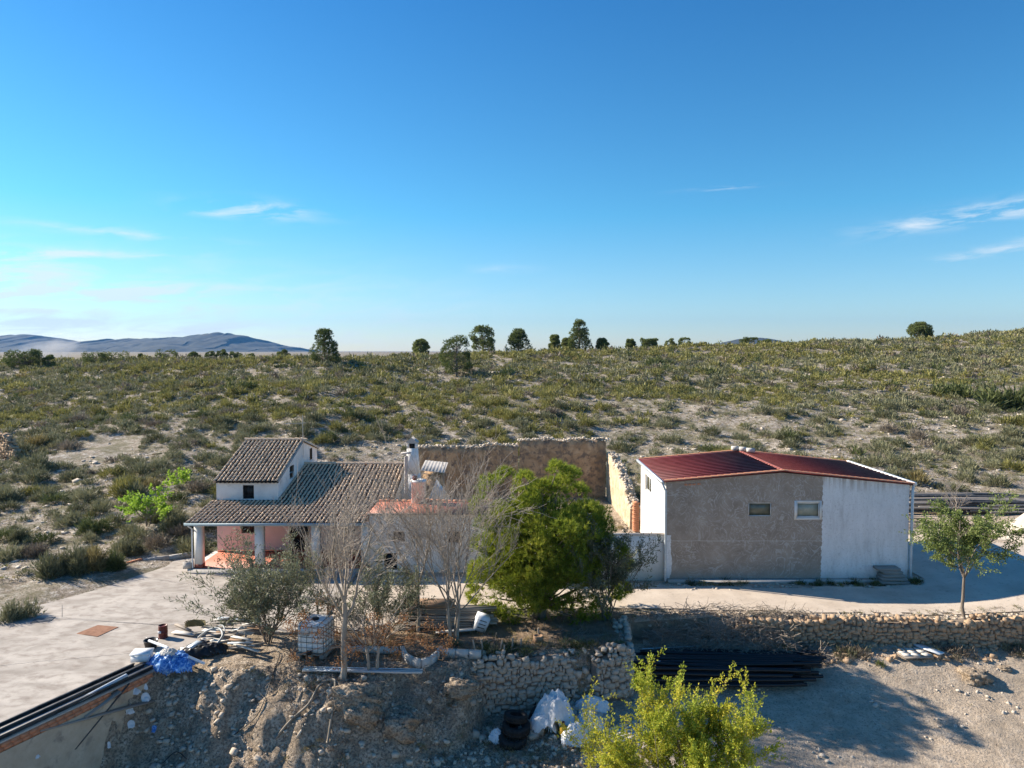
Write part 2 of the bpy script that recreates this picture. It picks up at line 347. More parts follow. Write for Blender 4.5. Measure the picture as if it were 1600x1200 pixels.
M['s_dark'] = leafm('scrub_dark', [(.05, (.045, .06, .02)), (.5, (.10, .12, .04)), (.95, (.17, .19, .07))], .2, rnd=.45)
M['s_gold'] = leafm('scrub_gold', [(.05, (.12, .10, .045)), (.5, (.24, .2, .085)), (.95, (.38, .3, .14))], .25, rnd=.45)
M['s_dry'] = leafm('scrub_dry', [(.05, (.12, .095, .07)), (.5, (.22, .18, .135)), (.95, (.36, .31, .24))], .15, rnd=.5)
M['wood'] = pm('weathered_wood', [(.2, (.13, .105, .085)), (.8, (.32, .275, .23))], 3, .9, .4, 20, stretch=(1, 1, 1), island=.5)
M['brownwood'] = pm('brown_board', [(.2, (.16, .095, .055)), (.8, (.3, .19, .115))], 3, .85, .3, island=.4)
M['palewood'] = pm('pale_board', [(.2, (.38, .35, .31)), (.8, (.56, .53, .48))], 3, .85, .3, island=.4)
M['steel'] = pm('dark_beam', [(.3, (.035, .035, .035)), (.7, (.13, .125, .12))], 3, .6, .1, metal=.2)
M['black'] = flat('black_plastic', (.012, .012, .013), .4)
M['rubber'] = pm('tyre_rubber', [(.3, (.012, .012, .012)), (.7, (.035, .034, .032))], 8, .8, .2)
M['bag'] = pm('white_sacking', [(.3, (.58, .58, .58)), (.7, (.78, .78, .78))], 3, .8, .6, 9, grime=((.4, .37, .33), 3, .62, .75))
M['blue'] = pm('blue_sheet', [(.3, (.02, .07, .26)), (.48, (.05, .2, .58)), (.6, (.3, .5, .75)), (.7, (.6, .7, .8))], 6, .35, .8, 12, dist=1.5)  # pale stops are highlights painted into the blue
M['foam'] = flat('white_foam', (.8, .82, .84), .8)
M['redtin'] = pm('red_tin', [(.3, (.09, .018, .014)), (.7, (.17, .04, .03))], 6, .45, .1)
M['yellowp'] = flat('yellow_plastic', (.65, .36, .03), .45)
M['hose'] = pm('old_hose', [(.3, (.16, .135, .1)), (.7, (.28, .24, .19))], 6, .7, .1)
M['greyhose'] = flat('grey_hose', (.36, .37, .36), .5)
M['alu'] = flat('aluminium_panel', (.62, .64, .66), .35, .4)
M['tank'] = pm('tank_plastic', [(.3, (.74, .74, .70)), (.7, (.86, .86, .82))], 2, .4, .1)
M['needle'] = pm('leaf_litter', [(.25, (.14, .1, .065)), (.6, (.28, .2, .13)), (.85, (.4, .31, .21))], 3, .95, .7, 26, 9, bd=.04)
# ------------------------------------------------------------ ground sheet
def growth(a, step, lim, g):
    r = []; 
    while a < lim: step *= g; a += step; r.append(a)
    return r
xs = np.arange(-24, 28, .15); gx = growth(28, .15, 9000, 1.045)
xs = np.concatenate([[-(q) + 4 for q in gx[::-1]], xs, gx])
ys = np.concatenate([[-9000, -4000, -1500, -500, -150, -60, -30, -15, -5, 0, 4, 8, 11, 13, 14.5, 15.5], np.arange(16, 32, .12), np.arange(32, 60, .4), np.arange(60, 215, 1.1), growth(215, 1.5, 9000, 1.09)])
XX, YY = np.meshgrid(xs, ys); ZZ = terrain(XX, YY)
nx, ny = len(xs), len(ys)
i = np.arange(ny - 1)[:, None] * nx; j = np.arange(nx - 1)[None]
Fq = np.stack([i + j, i + j + 1, i + nx + j + 1, i + nx + j], -1).reshape(-1, 4)
g_ = MB(); g_.add(np.stack([XX, YY, ZZ], -1).reshape(-1, 3), Fq)
m, nn, ll, b = newmat('ground_soil')
gp = nn.new('ShaderNodeNewGeometry').outputs['Position']
A = nn.new('ShaderNodeAttribute'); A.attribute_name = 'zone'; sc_ = nn.new('ShaderNodeSeparateColor'); ll.new(A.outputs['Color'], sc_.inputs[0])
n1 = noise(nn, ll, gp, .35, 8, .62); n2 = noise(nn, ll, gp, 2.2, 9, .68); n3 = noise(nn, ll, gp, 12, 8, .7)
hill = ramp(nn, ll, n2, [(.3, (.20, .155, .11)), (.44, (.38, .31, .24)), (.54, (.56, .485, .405)), (.66, (.72, .67, .59))])
hill = mixc(nn, ll, ramp(nn, ll, n3, [(.40, (1, 1, 1)), (.52, (0, 0, 0))]), hill, (.155, .13, .09))
n6 = noise(nn, ll, gp, 5.5, 7, .72)
hill = mixc(nn, ll, ramp(nn, ll, n6, [(.54, (0, 0, 0)), (.63, (.75, .75, .75))]), hill, (.145, .135, .07))
hill = mixc(nn, ll, ramp(nn, ll, n1, [(.46, (0, 0, 0)), (.6, (.75, .75, .75))]), hill, (.15, .14, .075))
farf = sc_.outputs[2]
far = ramp(nn, ll, n1, [(.35, (.17, .145, .095)), (.65, (.30, .25, .185))])
hill = mixc(nn, ll, farf, hill, far)
yard = ramp(nn, ll, n2, [(.3, (.40, .315, .23)), (.55, (.56, .455, .345)), (.75, (.65, .55, .44))])
yard = mixc(nn, ll, ramp(nn, ll, n3, [(.36, (1, 1, 1)), (.48, (0, 0, 0))]), yard, (.27, .22, .175))
yard = mixc(nn, ll, ramp(nn, ll, n1, [(.52, (0, 0, 0)), (.66, (.7, .7, .7))]), yard, (.34, .28, .215))
bank = ramp(nn, ll, n2, [(.28, (.23, .165, .105)), (.46, (.44, .34, .24)), (.62, (.60, .49, .37)), (.8, (.70, .60, .48))])
bank = mixc(nn, ll, ramp(nn, ll, n3, [(.42, (1, 1, 1)), (.54, (0, 0, 0))]), bank, (.2, .16, .12))
c = mixc(nn, ll, sc_.outputs[0], hill, yard); c = mixc(nn, ll, sc_.outputs[1], c, bank)
ll.new(c, b.inputs['Base Color']); b.inputs['Roughness'].default_value = .97; b.inputs['Specular IOR Level'].default_value = .15
bp = nn.new('ShaderNodeBump'); bp.inputs['Strength'].default_value = .9; bp.inputs['Distance'].default_value = .12
ll.new(mth('ADD', n3, mth('MULTIPLY', n2, 1.5, nn=nn, ll=ll), nn=nn, ll=ll), bp.inputs['Height']); ll.new(bp.outputs[0], b.inputs['Normal'])
ground = struct('ground', g_, m, True)
lowm = (YY < edge_y(XX))
yardm = lowm * sst(XX, .5, 4.5) * 1.0
yardm = np.maximum(yardm, lowm * (YY < 23.4) * sst(XX, -9, -3) * .35)
yardm = np.maximum(yardm, (YY > 30) * (YY < 48) * (XX > 7) * 1.)
yardm = np.maximum(yardm, (YY > 36) * (YY < 57) * (XX > -17) * (XX < 8) * .6)
farm = sst(YY, 230, 420)
bankm = lowm * (1 - sst(XX, .5, 4.5)); bankm = np.maximum(bankm, (YY >= edge_y(XX)) * (YY < 30) * (XX > -13) * (XX < 6) * .8)
at = ground.data.attributes.new('zone', 'FLOAT_COLOR', 'POINT')
at.data.foreach_set('color', np.stack([yardm, bankm, farm, np.ones_like(farm)], -1).astype(np.float32).ravel())

def sheet(name, pts, z, mt, kind='structure', nz=0., edge=.25, cell=.25, thick=0, seed=5):
    # a draped sheet over the polygon pts with a slightly uneven outline, following the ground
    P = np.array(pts, float); x0, y0 = P.min(0) - 1; x1, y1 = P.max(0) + 1
    X, Yg = np.meshgrid(np.arange(x0, x1, cell), np.arange(y0, y1, cell))
    Xn = X + fbm(X / 1.1, Yg / 1.1, seed, 4) * edge * 4; Yn = Yg + fbm(X / 1.1, Yg / 1.1, seed + 7, 4) * edge * 4
    ins = np.zeros(X.shape, bool)
    for k in range(len(P)):
        (ax, ay), (bx_, by) = P[k], P[(k + 1) % len(P)]
        c_ = ((ay > Yn) != (by > Yn)) & (Xn < (bx_ - ax) * (Yn - ay) / (by - ay + 1e-12) + ax); ins ^= c_
    Z = (terrain(X, Yg) + z) if nz >= 0 else np.full(X.shape, z)
    mb = MB(); ny_, nx_ = X.shape
    V = np.stack([X, Yg, Z], -1).reshape(-1, 3)
    i = np.arange(ny_ - 1)[:, None] * nx_; j = np.arange(nx_ - 1)[None]
    fq = np.stack([i + j, i + j + 1, i + nx_ + j + 1, i + nx_ + j], -1).reshape(-1, 4)
    keep = (ins[:-1, :-1] & ins[1:, :-1] & ins[:-1, 1:] & ins[1:, 1:]).ravel()
    fq = fq[keep]; us = np.unique(fq); mp_ = np.zeros(len(V), int); mp_[us] = np.arange(len(us))
    mb.add(V[us], mp_[fq]); return struct(name, mb, mt, True)
# dirt road in front of the barn, sheet on the ground
sheet('dirt_road', [(-8.2, 28.6), (-4, 29.6), (0, 31.2), (4, 31.7), (9, 31.2), (14, 30.9), (20, 30.7), (27, 30.7), (45, 31), (45, 36), (27, 40), (23.5, 47), (20.8, 44), (20.6, 34.9), (14, 34.6), (7.5, 34.8), (5, 35.6), (-8.2, 36.8)], .04, M['sand'], edge=.16)
# concrete yard: a slab with a real edge
yp = [W(u, v, .03) for u, v in ((62, 932), (130, 905), (200, 886), (255, 876), (303, 871), (330, 866))]
yard_poly = [(-23.2, 19.0), (-24.0, 24), (-23.7, 29.5), (-23.4, 33.2)] + [(p.x, p.y) for p in yp] + [(-16, 38.5), (-8.1, 38.5), (-8.1, 28.8), (-9.6, 28.7), (-11.0, 28.9), (-12.0, 27.7), (-13.05, 25.9), (-13.15, 25.35), (-16.0, 19.0)]
mb = MB(); mb.prism(yard_poly[::-1], -.35, .03)
struct('concrete_yard', mb, M['concrete'])
# paler strip and joints of the slab
mb = MB(); mb.beam(W(62, 988 - 23, .031), W(250, 976, .031), .025, .006); mb.beam(W(97, 964, .031), W(97, 945, .031), .02, .006)
lr = np.random.default_rng(12)
for (u0, v0, u1, v1) in ((95, 965, 250, 977), (250, 977, 400, 972), (0, 1040, 210, 1020), (240, 905, 420, 930)):
    A0, B0 = W(u0, v0, .031), W(u1, v1, .031); P = [A0.lerp(B0, q / 24) + Vector((lr.normal(0, .03), lr.normal(0, .03), 0)) for q in range(25)]
    for p_, q_ in zip(P, P[1:]): mb.beam(p_, q_, .014, .004)
struct('slab_joint', mb, M['greyplate'])
mb = MB(); mb.prism([tuple(W(u, v, 0).xy) for u, v in ((1575, 842), (1545, 836), (1575, 812), (1650, 800), (1690, 840))][::-1], -.2, .5)
mb = MB(); c0 = W(1632, 838, .7)
X, Yg = np.meshgrid(np.linspace(-4, 4, 45), np.linspace(-3, 3, 35)); Z = np.exp(-(X / 1.9) ** 2 - (Yg / 1.5) ** 2) * 1.9 - .15 + fbm(X * 1.5, Yg * 1.5, 4) * .25
Zb = terrain(X + c0.x, Yg + c0.y); V = np.stack([X + c0.x, Yg + c0.y, Zb + Z], -1).reshape(-1, 3)
i = np.arange(34)[:, None] * 45; j = np.arange(44)[None]; mb.add(V, np.stack([i + j, i + j + 1, i + 46 + j, i + 45 + j], -1).reshape(-1, 4))
struct('dirt_mound', mb, M['mound'], True)
# ------------------------------------------------------------ far mountains
prof = [(-700, 536), (-300, 520), (-120, 529), (0, 527), (45, 526), (75, 532), (105, 537), (150, 533), (200, 532), (260, 531), (300, 528), (335, 523), (360, 525), (390, 531), (420, 541), (445, 543), (475, 551), (540, 556)]
pu = np.array([p[0] for p in prof]); pv = np.array([p[1] for p in prof])
D0 = 6000.
U_ = np.linspace(-700, 540, 420); R_ = np.linspace(0, 1, 60)
UU, RR = np.meshgrid(U_, R_); hh = (548 - np.interp(UU, pu, pv)) / F * D0 + H
Yd = 4700 + RR * 2600; Xd = (UU - 800) / F * D0 + fbm(UU / 25, RR * 4, 8) * 200
hh = hh + fbm(UU / 5, UU * 0, 5, 4) * 26
shape = np.where(RR < .5, (RR / .5) ** 1.0, 1 - ((RR - .5) / .5) ** 1.5)
gl = np.abs(fbm(Xd / 260, Yd / 900, 12, 5)) * 2
Zd = hh * 1.12 * shape * (1 - .9 * gl * (1 - np.abs(shape))) - (.5 - np.abs(fbm(Xd / 420, Yd / 420, 22, 4)) * 4) * 34 * (1 - shape) + fbm(Xd / 60, Yd / 60, 3) * 7 - 8 * (1 - shape)
mb = MB(); i = np.arange(59)[:, None] * 420; j = np.arange(419)[None]
mb.add(np.stack([Xd, Yd, Zd], -1).reshape(-1, 3), np.stack([i + j, i + j + 1, i + 421 + j, i + 420 + j], -1).reshape(-1, 4))
struct('mountains', mb, pm('mountain_scrub', [(.35, (.03, .034, .022)), (.65, (.08, .075, .05))], .012, .95, 0), True)
mb = MB(); X, Yg = np.meshgrid(np.linspace(-900, 900, 90), np.linspace(-500, 500, 24)); Z = np.exp(-(X / 380) ** 2 - (Yg / 300) ** 2) * 122 + fbm(X / 90, Yg / 90, 4) * 12 - 18
c0 = Y(1180, 548, 5200); i = np.arange(23)[:, None] * 90; j = np.arange(89)[None]
mb.add(np.stack([X + c0.x, Yg + c0.y, Z + 4], -1).reshape(-1, 3), np.stack([i + j, i + j + 1, i + 91 + j, i + 90 + j], -1).reshape(-1, 4))
struct('distant_hill', mb, bpy.data.materials['mountain_scrub'], True)

# ------------------------------------------------------------ farmhouse
def wall_x(mb, y, x0, x1, z0, z1, holes=(), t=.25, m=0, face=-1):
    # wall in a plane of constant y, outer face at y, holes (xa, xb, za, zb) with reveals
    xe = sorted({x0, x1, *[h[0] for h in holes], *[h[1] for h in holes]}); ze = sorted({z0, z1, *[h[2] for h in holes], *[h[3] for h in holes]})
    y2 = y - face * t
    for a, b_ in zip(xe, xe[1:]):
        for c_, d_ in zip(ze, ze[1:]):
            if any(h[0] - 1e-6 <= a and b_ <= h[1] + 1e-6 and h[2] - 1e-6 <= c_ and d_ <= h[3] + 1e-6 for h in holes): continue
            mb.add([(a, y, c_), (b_, y, c_), (b_, y, d_), (a, y, d_)], [(0, 1, 2, 3)], m)
    for h in holes:
        a, b_, c_, d_ = h
        P = [(a, c_), (b_, c_), (b_, d_), (a, d_)]
        for (p, q) in zip(P, P[1:] + P[:1]): mb.add([(p[0], y, p[1]), (p[0], y2, p[1]), (q[0], y2, q[1]), (q[0], y, q[1])], [(0, 1, 2, 3)], m)
def swapxy(mb):   # mirror x and y of everything collected (walls facing along x)
    mb.v = [v[:, [1, 0, 2]] for v in mb.v]; mb.f = {k: [f[:, ::-1] for f in fs] for k, fs in mb.f.items()}; return mb

def tile_roof(prof, x0, x1, parent, name='roof', pitch=.232, tl=.36, r=.064, name2='roof_deck', skip=None, mat='tile'):
    # prof: list of (y, z) from eave upwards; rows of curved cover tiles over a dark channel deck
    prof = np.array(prof, float); seg = np.diff(prof, axis=0); sl = np.hypot(seg[:, 0], seg[:, 1]); cum = np.concatenate([[0], np.cumsum(sl)])
    n = int(round((x1 - x0) / pitch)); dx = (x1 - x0) / n
    T = MB(); Dk = MB(); an = np.linspace(-1, 1, 7) * math.pi / 2
    lr = np.random.default_rng(int(abs(x0 * 100)))
    for k in range(n):
        xc = x0 + (k + .5) * dx; s_ = -.06 + lr.uniform(-.02, .02); wob = lr.uniform(-.012, .012)
        while s_ < cum[-1] - .05:
            e = min(s_ + tl + .07, cum[-1] + .02)
            pa = [np.interp(q, cum, prof[:, 0]) + (q if q < 0 else 0) * seg[0, 0] / sl[0] for q in (s_, e)]
            pz = [np.interp(q, cum, prof[:, 1]) + (q if q < 0 else 0) * seg[0, 1] / sl[0] for q in (s_, e)]
            if not (skip and skip(xc, (pa[0] + pa[1]) / 2)):
                jx, jr, jt = lr.normal(0, .008), lr.normal(0, .022), lr.uniform(0, .012)
                V = []
                for q in (0, 1):
                    rr = r * (1.12 if q == 0 else .86); lift = (.035 if q == 0 else .0) + jt
                    for a in an: V.append((xc + wob + jx + (jr * (1 if q else -1)) + math.sin(a) * rr, pa[q], pz[q] + .01 + lift + math.cos(a) * rr * .82))
                fc = [(i_, i_ + 1, 8 + i_, 7 + i_) for i_ in range(6)]
                V += [(v[0] - .0, v[1] + .004, v[2] - .022) for v in V[:7]]
                fc += [(i_ + 1, i_, 14 + i_, 15 + i_) for i_ in range(6)]
                T.add(V, fc)
            s_ += tl
        ch = []
        for (yy, zz) in prof:
            ch.append([(xc - dx / 2, yy, zz + .005), (xc, yy, zz + .035 - .0), (xc + dx / 2, yy, zz + .005)])
        for a, b_, (ya, yb) in zip(ch, ch[1:], zip(prof[:, 0], prof[1:, 0])):
            if skip and skip(xc, (ya + yb) / 2): continue
            Dk.add(a + b_, [(0, 1, 4, 3), (1, 2, 5, 4)])
            Dk.add([(q[0], q[1], q[2] - .1) for q in a + b_], [(0, 3, 4, 1), (1, 4, 5, 2)])
    o = T.build(name, M[mat], parent, True); Dk.build(name2, M['tiled'], o)
    return o
def window(parent, x0, x1, z0, z1, y, frame='whitemetal', pane='dark', bars=0, sill=False, fw=.05, depth=.08, fname='window'):
    # y: plane of the wall face; window sits in the reveal
    fr = MB(); yy = y + depth
    for a in ((x0, x0 + fw, z0, z1), (x1 - fw, x1, z0, z1), (x0 + fw, x1 - fw, z0, z0 + fw), (x0 + fw, x1 - fw, z1 - fw, z1)): fr.bx(a[0] + .001, a[1] - .001, yy, yy + .05, a[2] + .001, a[3] - .001)
    o = fr.build(fname, M[frame], parent)
    p = MB(); p.bx(x0 + .004, x1 - .004, yy + .06, yy + .07, z0 + .004, z1 - .004); p.build('pane', M[pane], o)
    if bars:
        g = MB()
        for k in range(bars): xk = x0 + (x1 - x0) * (k + .5) / bars; g.tube([(xk, y + .03, z0), (xk, y + .03, z1)], .009, 5)
        for k in (1, 2, 3): zk = z0 + (z1 - z0) * k / 4; g.tube([(x0, y + .04, zk), (x1, y + .04, zk)], .009, 5)
        g.build('grille', M['darkmetal'], o)
    if sill: s_ = MB(); s_.bx(x0 - .06, x1 + .06, y - .05, y + .06, z0 - .05, z0 - .002); s_.build('sill', M['plinth'], o)
    return o
TX0, TX1, TY = -16.69, -13.22, 39.78
hr = thing('farmhouse', 'old white farmhouse with brown tiled roofs, a small upper storey and an orange floored porch', 'house', (-11, 40, 0))
wl = MB()
up_w = (-15.2, -14.57, 3.24, 4.02)
wall_x(wl, TY, TX0, TX1, 3.0, 4.3, [up_w])
# gable side walls of the upper storey (plane of constant x), ridge at y 44.5
g2 = MB(); hol = [(41.95, 42.75, 3.95, 4.72), (46.15, 46.75, 4.45, 5.2)]
wall_x(g2, TX1, TY, 47.9, .0, 4.3, [(41.95, 42.75, 3.95, 4.3)], t=.25, face=1)
g2.poly([(TY, TX1, 4.3), (41.95, TX1, 4.3), (41.95, TX1, 4.72), (41.95, TX1, 5.06)]); g2.poly([(42.75, TX1, 4.3), (44.5, TX1, 4.3), (44.5, TX1, 5.93), (42.75, TX1, 5.33)])
g2.poly([(41.95, TX1, 4.72), (42.75, TX1, 4.72), (42.75, TX1, 5.33), (41.95, TX1, 5.06)])
g2.poly([(44.5, TX1, 4.3), (46.15, TX1, 4.3), (46.15, TX1, 5.48), (44.5, TX1, 5.93)]); g2.poly([(46.75, TX1, 4.3), (47.9, TX1, 4.3), (47.9, TX1, 5.0), (46.75, TX1, 5.31)])
g2.poly([(46.15, TX1, 4.3), (46.75, TX1, 4.3), (46.75, TX1, 4.45), (46.15, TX1, 4.45)]); g2.poly([(46.15, TX1, 5.2), (46.75, TX1, 5.2), (46.75, TX1, 5.31), (46.15, TX1, 5.48)])
swapxy(g2)
g3 = MB(); wall_x(g3, TX0, TY, 47.9, 0, 4.3, [], t=.25, face=-1)
g3.poly([(TY, TX0, 4.3), (44.5, TX0, 5.93), (47.9, TX0, 5.0), (47.9, TX0, 4.3)]); swapxy(g3)
bk = MB(); wall_x(bk, 47.9, TX0, TX1, 0, 5.0, [], face=1)
tw = MB()
for q in (wl, g2, g3, bk): tw.v += q.v; 
tw = MB()
for q in (wl, g2, g3, bk):
    V = np.vstack(q.v)
    for k in (3, 4):
        if q.f[k]: tw.add(V, np.vstack(q.f[k]))
tw.build('upper_wall', M['house'], hr)
def hole_window_x(parent, xw, y0, y1, z0, z1, nm='window'):
    b_ = MB(); b_.bx(xw - .16, xw - .13, y0, y1, z0, z1); o = b_.build(nm, M['dark'], parent)
    f_ = MB()
    for a in ((y0, y0 + .05, z0, z1), (y1 - .05, y1, z0, z1), (y0 + .05, y1 - .05, z1 - .05, z1), (y0 + .05, y1 - .05, z0, z0 + .05)): f_.bx(xw - .12, xw - .07, a[0], a[1], a[2], a[3])
    f_.build('frame', M['brownwood'], o); return o
hole_window_x(hr, TX1, 41.96, 42.74, 3.96, 4.71); hole_window_x(hr, TX1, 46.16, 46.74, 4.46, 5.19)
window(hr, *up_w, TY, 'darkmetal', 'dark', 7)
# porch back wall, pink
door = (-12.62, -11.45, .22, 2.3); win = (-15.32, -14.57, 1.28, 1.95)
bw = MB(); wall_x(bw, TY, TX0, -7.5, .22, 3.05, [win, door, (-9.6, -8.9, 1.2, 1.95)]); bw.build('porch_wall', M['pink'], hr)
window(hr, *win, TY, 'brownwood', 'dark', 6); window(hr, -9.6, -8.9, 1.2, 1.95, TY, 'brownwood', 'dark', 6)
d = MB(); d.bx(door[0] + .02, door[1] - .02, TY + .12, TY + .17, .23, 2.28); do = d.build('door', M['dark'], hr)
d = MB()
for a in ((door[0], door[0] + .07, .225, 2.3), (door[1] - .07, door[1], .225, 2.3), (door[0] + .07, door[1] - .07, 2.22, 2.3)): d.bx(a[0], a[1], TY + .05, TY + .11, a[2], a[3])
d.build('frame', M['brownwood'], do); d = MB(); d.tube([(door[0] + .18, TY + .08, 1.2), (door[0] + .3, TY + .08, 1.2)], .015, 6); d.build('handle', M['aerial'], do)
# ground floor solid behind (closes the volume)
g = MB(); wall_x(g, TX0, TY, 49, 0, 3.1, face=-1); swapxy(g); g.build('side_wall', M['house'], hr)
g = MB(); wall_x(g, -6.75, 39.9, 49, 0, 2.9, face=1); swapxy(g); g.poly([(-6.75, 39.9, 2.9), (-6.75, 45, 4.3), (-6.75, 49, 2.9)]); g.build('side_wall', M['house'], hr)
g = MB(); wall_x(g, 49, TX0, -6.75, 0, 3.0, face=1); g.build('rear_wall', M['house'], hr)
p = MB(); p.bx(-16.93, -7.5, 36.55, 40.0, -.15, .21); p.build('plinth', M['plinth'], hr)
p = MB(); p.bx(-16.62, -7.5, 36.68, TY, .212, .225); p.build('porch_floor', M['orange'], hr)
p = MB(); p.bx(TX0 + .01, -7.5, TY - .015, TY - .001, .225, .33); p.build('skirting', M['redbase'], hr)
for x0, x1 in ((-16.62, -16.25), (-13.46, -13.04), (-10.49, -10.09), (-7.88, -7.5)):
    c_ = MB(); c_.bx(x0, x1, 36.72, 36.72 + .4, .42, 2.45); co = c_.build('column', M['white'], hr)
    c_ = MB(); c_.bx(x0 - .01, x1 + .01, 36.71, 37.13, .226, .42); c_.build('base', M['redbase'], co)
p = MB(); p.bx(-16.66, -7.5, 36.70, 37.14, 2.452, 2.6); p.build('beam', M['white'], hr)
p = MB(); p.bx(-16.62, -16.4, 37.14, TY, 2.452, 2.65); p.build('beam', M['white'], hr)
gt = MB(); gt.tube([(-16.98, 36.44, 2.6), (-7.4, 36.44, 2.6)], .075, 8); gt.bx(-16.98, -7.4, 36.36, 36.40, 2.54, 2.69); gt.build('gutter', M['bluegutter'], hr)
gt = MB(); gt.tube([(-16.9, 36.5, 2.58), (-16.78, 36.62, 2.4), (-16.7, 36.66, 2.3), (-16.7, 36.66, .25)], .04, 8); gt.build('downpipe', M['whitemetal'], hr)
skip = lambda x, y: (x < TX1 and y > TY - .02) or (x > -7.55 and y < 39.86)
tile_roof([(36.45, 2.68), (TY, 3.16), (45, 4.35)], -16.95, -6.72, hr, 'main_roof', skip=skip)
tile_roof([(49.2, 3.0), (45, 4.35)], TX1 + .02, -6.72, hr, 'rear_roof')
tile_roof([(TY - .22, 4.27), (44.5, 5.97)], TX0 - .12, TX1 + .1, hr, 'upper_roof')
tile_roof([(48.1, 5.0), (44.5, 5.97)], TX0 - .12, TX1 + .1, hr, 'upper_rear_roof')
def ridge(xa, xb, y, z, parent):
    T = MB(); x = xa; an = np.linspace(-1, 1, 7) * math.pi / 2; lr = np.random.default_rng(3)
    while x < xb:
        V = [(x + q * .4, y + math.sin(a) * (.12 - .02 * q) + lr.normal(0, .003), z + math.cos(a) * (.1 - .015 * q) + (.02 if q == 0 else 0)) for q in (0, 1) for a in an]
        T.add(V, [(i_, i_ + 1, 8 + i_, 7 + i_) for i_ in range(6)]); x += .35
    T.build('ridge_tiles', M['tile'], parent, True)
ridge(TX0 - .12, TX1, 44.5, 6.02, hr); ridge(TX1, -6.9, 45, 4.42, hr)
p = MB(); p.beam((TX1 + .08, TY - .2, 4.26), (TX1 + .08, 44.5, 5.96), .06, .06); p.beam((TX1 + .08, 44.5, 5.96), (TX1 + .08, 48.1, 4.98), .06, .06); p.build('verge', M['plinth'], hr)
# white wing with flat orange terrace
wing_holes = [(-6.25, -5.65, 1.55, 2.1), (-6.75, -6.05, .05, .95), (-3.4, -2.7, 1.5, 2.1)]
w_ = MB(); wall_x(w_, 36.97, -7.49, -1.15, -.1, 3.02, wing_holes, t=.3); wo = w_.build('wing_wall', M['house'], hr)
g = MB(); wall_x(g, -1.15, 36.97, 39.85, -.1, 3.02, face=1); swapxy(g); g.build('wing_wall', M['house'], hr)
g = MB(); wall_x(g, -7.49, 36.98, TY, -.1, 3.02, face=-1); swapxy(g); g.build('wing_wall', M['pink'], hr)
g = MB(); wall_x(g, 39.85, -6.74, -1.15, -.1, 3.02, face=1); g.build('wing_wall', M['house'], hr)
window(hr, *wing_holes[0], 36.97, 'brownwood', 'dark', 5); window(hr, *wing_holes[2], 36.97, 'brownwood', 'dark', 5)
window(hr, *wing_holes[1], 36.97, 'brownwood', 'dark', 0)
t_ = MB(); t_.bx(-7.55, -1.05, 36.87, 39.95, 3.021, 3.1); t_.build('terrace', M['orange'], hr)
T = MB(); x = -7.5; lr = np.random.default_rng(5)
while x < -1.1: T.box((x + .16, 39.85 + lr.normal(0, .01), 3.15 + lr.normal(0, .008) + .03 * math.sin(x * 2.3)), (.3, .22, .07), lr.normal(0, .03)); x += .32
T.build('coping', M['otile'], hr)
t_ = MB(); t_.bx(-7.55, -1.05, 36.82, 36.869, 3.0, 3.09); t_.build('fascia', M['greyplate'], hr)
# chimney stack with gabled cap
c_ = MB(); cx, cy = -6.0, 42.6
def frus(mb, cx, cy, z0, z1, a0, b0, a1, b1):
    V = [(cx + sx * a, cy + sy * b_, z) for z, a, b_ in ((z0, a0, b0), (z1, a1, b1)) for sx, sy in ((-1, -1), (1, -1), (1, 1), (-1, 1))]
    mb.add(V, [(0, 1, 5, 4), (1, 2, 6, 5), (2, 3, 7, 6), (3, 0, 4, 7), (4, 5, 6, 7), (3, 2, 1, 0)])
frus(c_, cx, cy, 2.2, 4.2, .52, .42, .42, .36); frus(c_, cx, cy, 4.201, 5.75, .42, .36, .30, .28)
ch = c_.build('chimney', M['house'], hr)
c_ = MB()
for sx in (-1, 1):
    for sy in (-1, 1): c_.bx(cx + sx * .24 - .06, cx + sx * .24 + .06, cy + sy * .22 - .06, cy + sy * .22 + .06, 5.751, 6.05)
c_.build('pillar', M['house'], ch)
c_ = MB(); c_.prism([(cx - .36, cy - .34), (cx + .36, cy - .34), (cx + .36, cy + .34), (cx - .36, cy + .34)], 6.051, 6.1)
V = [(cx - .36, cy - .34, 6.101), (cx + .36, cy - .34, 6.101), (cx, cy - .34, 6.42), (cx - .36, cy + .34, 6.101), (cx + .36, cy + .34, 6.101), (cx, cy + .34, 6.42)]
c_.add(V, [(0, 1, 2), (5, 4, 3)]); c_.add(V, [(1, 4, 5, 2), (3, 0, 2, 5)]); c_.build('cap', M['plinth'], ch)
c_ = MB(); c_.bx(cx - .17, cx + .17, cy - .15, cy + .15, 5.752, 6.04); c_.build('flue_opening', M['dark'], ch)
f_ = MB(); fx = -6.18; f_.tube([(fx, 41.2, 3.2), (fx, 41.2, 5.45)], .115, 14); fo = f_.build('flue_pipe', M['plinth'], hr)
f_ = MB(); f_.bx(fx - .28, fx + .28, 40.95, 41.45, 5.62, 5.67); f_.bx(fx - .02, fx + .02, 41.19, 41.22, 5.45, 5.62); f_.build('cap', M['plinth'], fo)
# squat white chimney block on the terrace
c_ = MB(); c_.lathe((-5.25, 39.55, 3.1), [(.0, 0), (.42, 0), (.40, 1.15), (.46, 1.16), (.46, 1.26), (.0, 1.26)], 14); o = c_.build('water_tank', M['white'], hr, True)
c_ = MB(); c_.lathe((-5.45, 39.5, 4.38), [(0, 0), (.13, 0), (.13, .22), (.0, .22)], 12); c_.build('lid', M['redtin'], o, True)
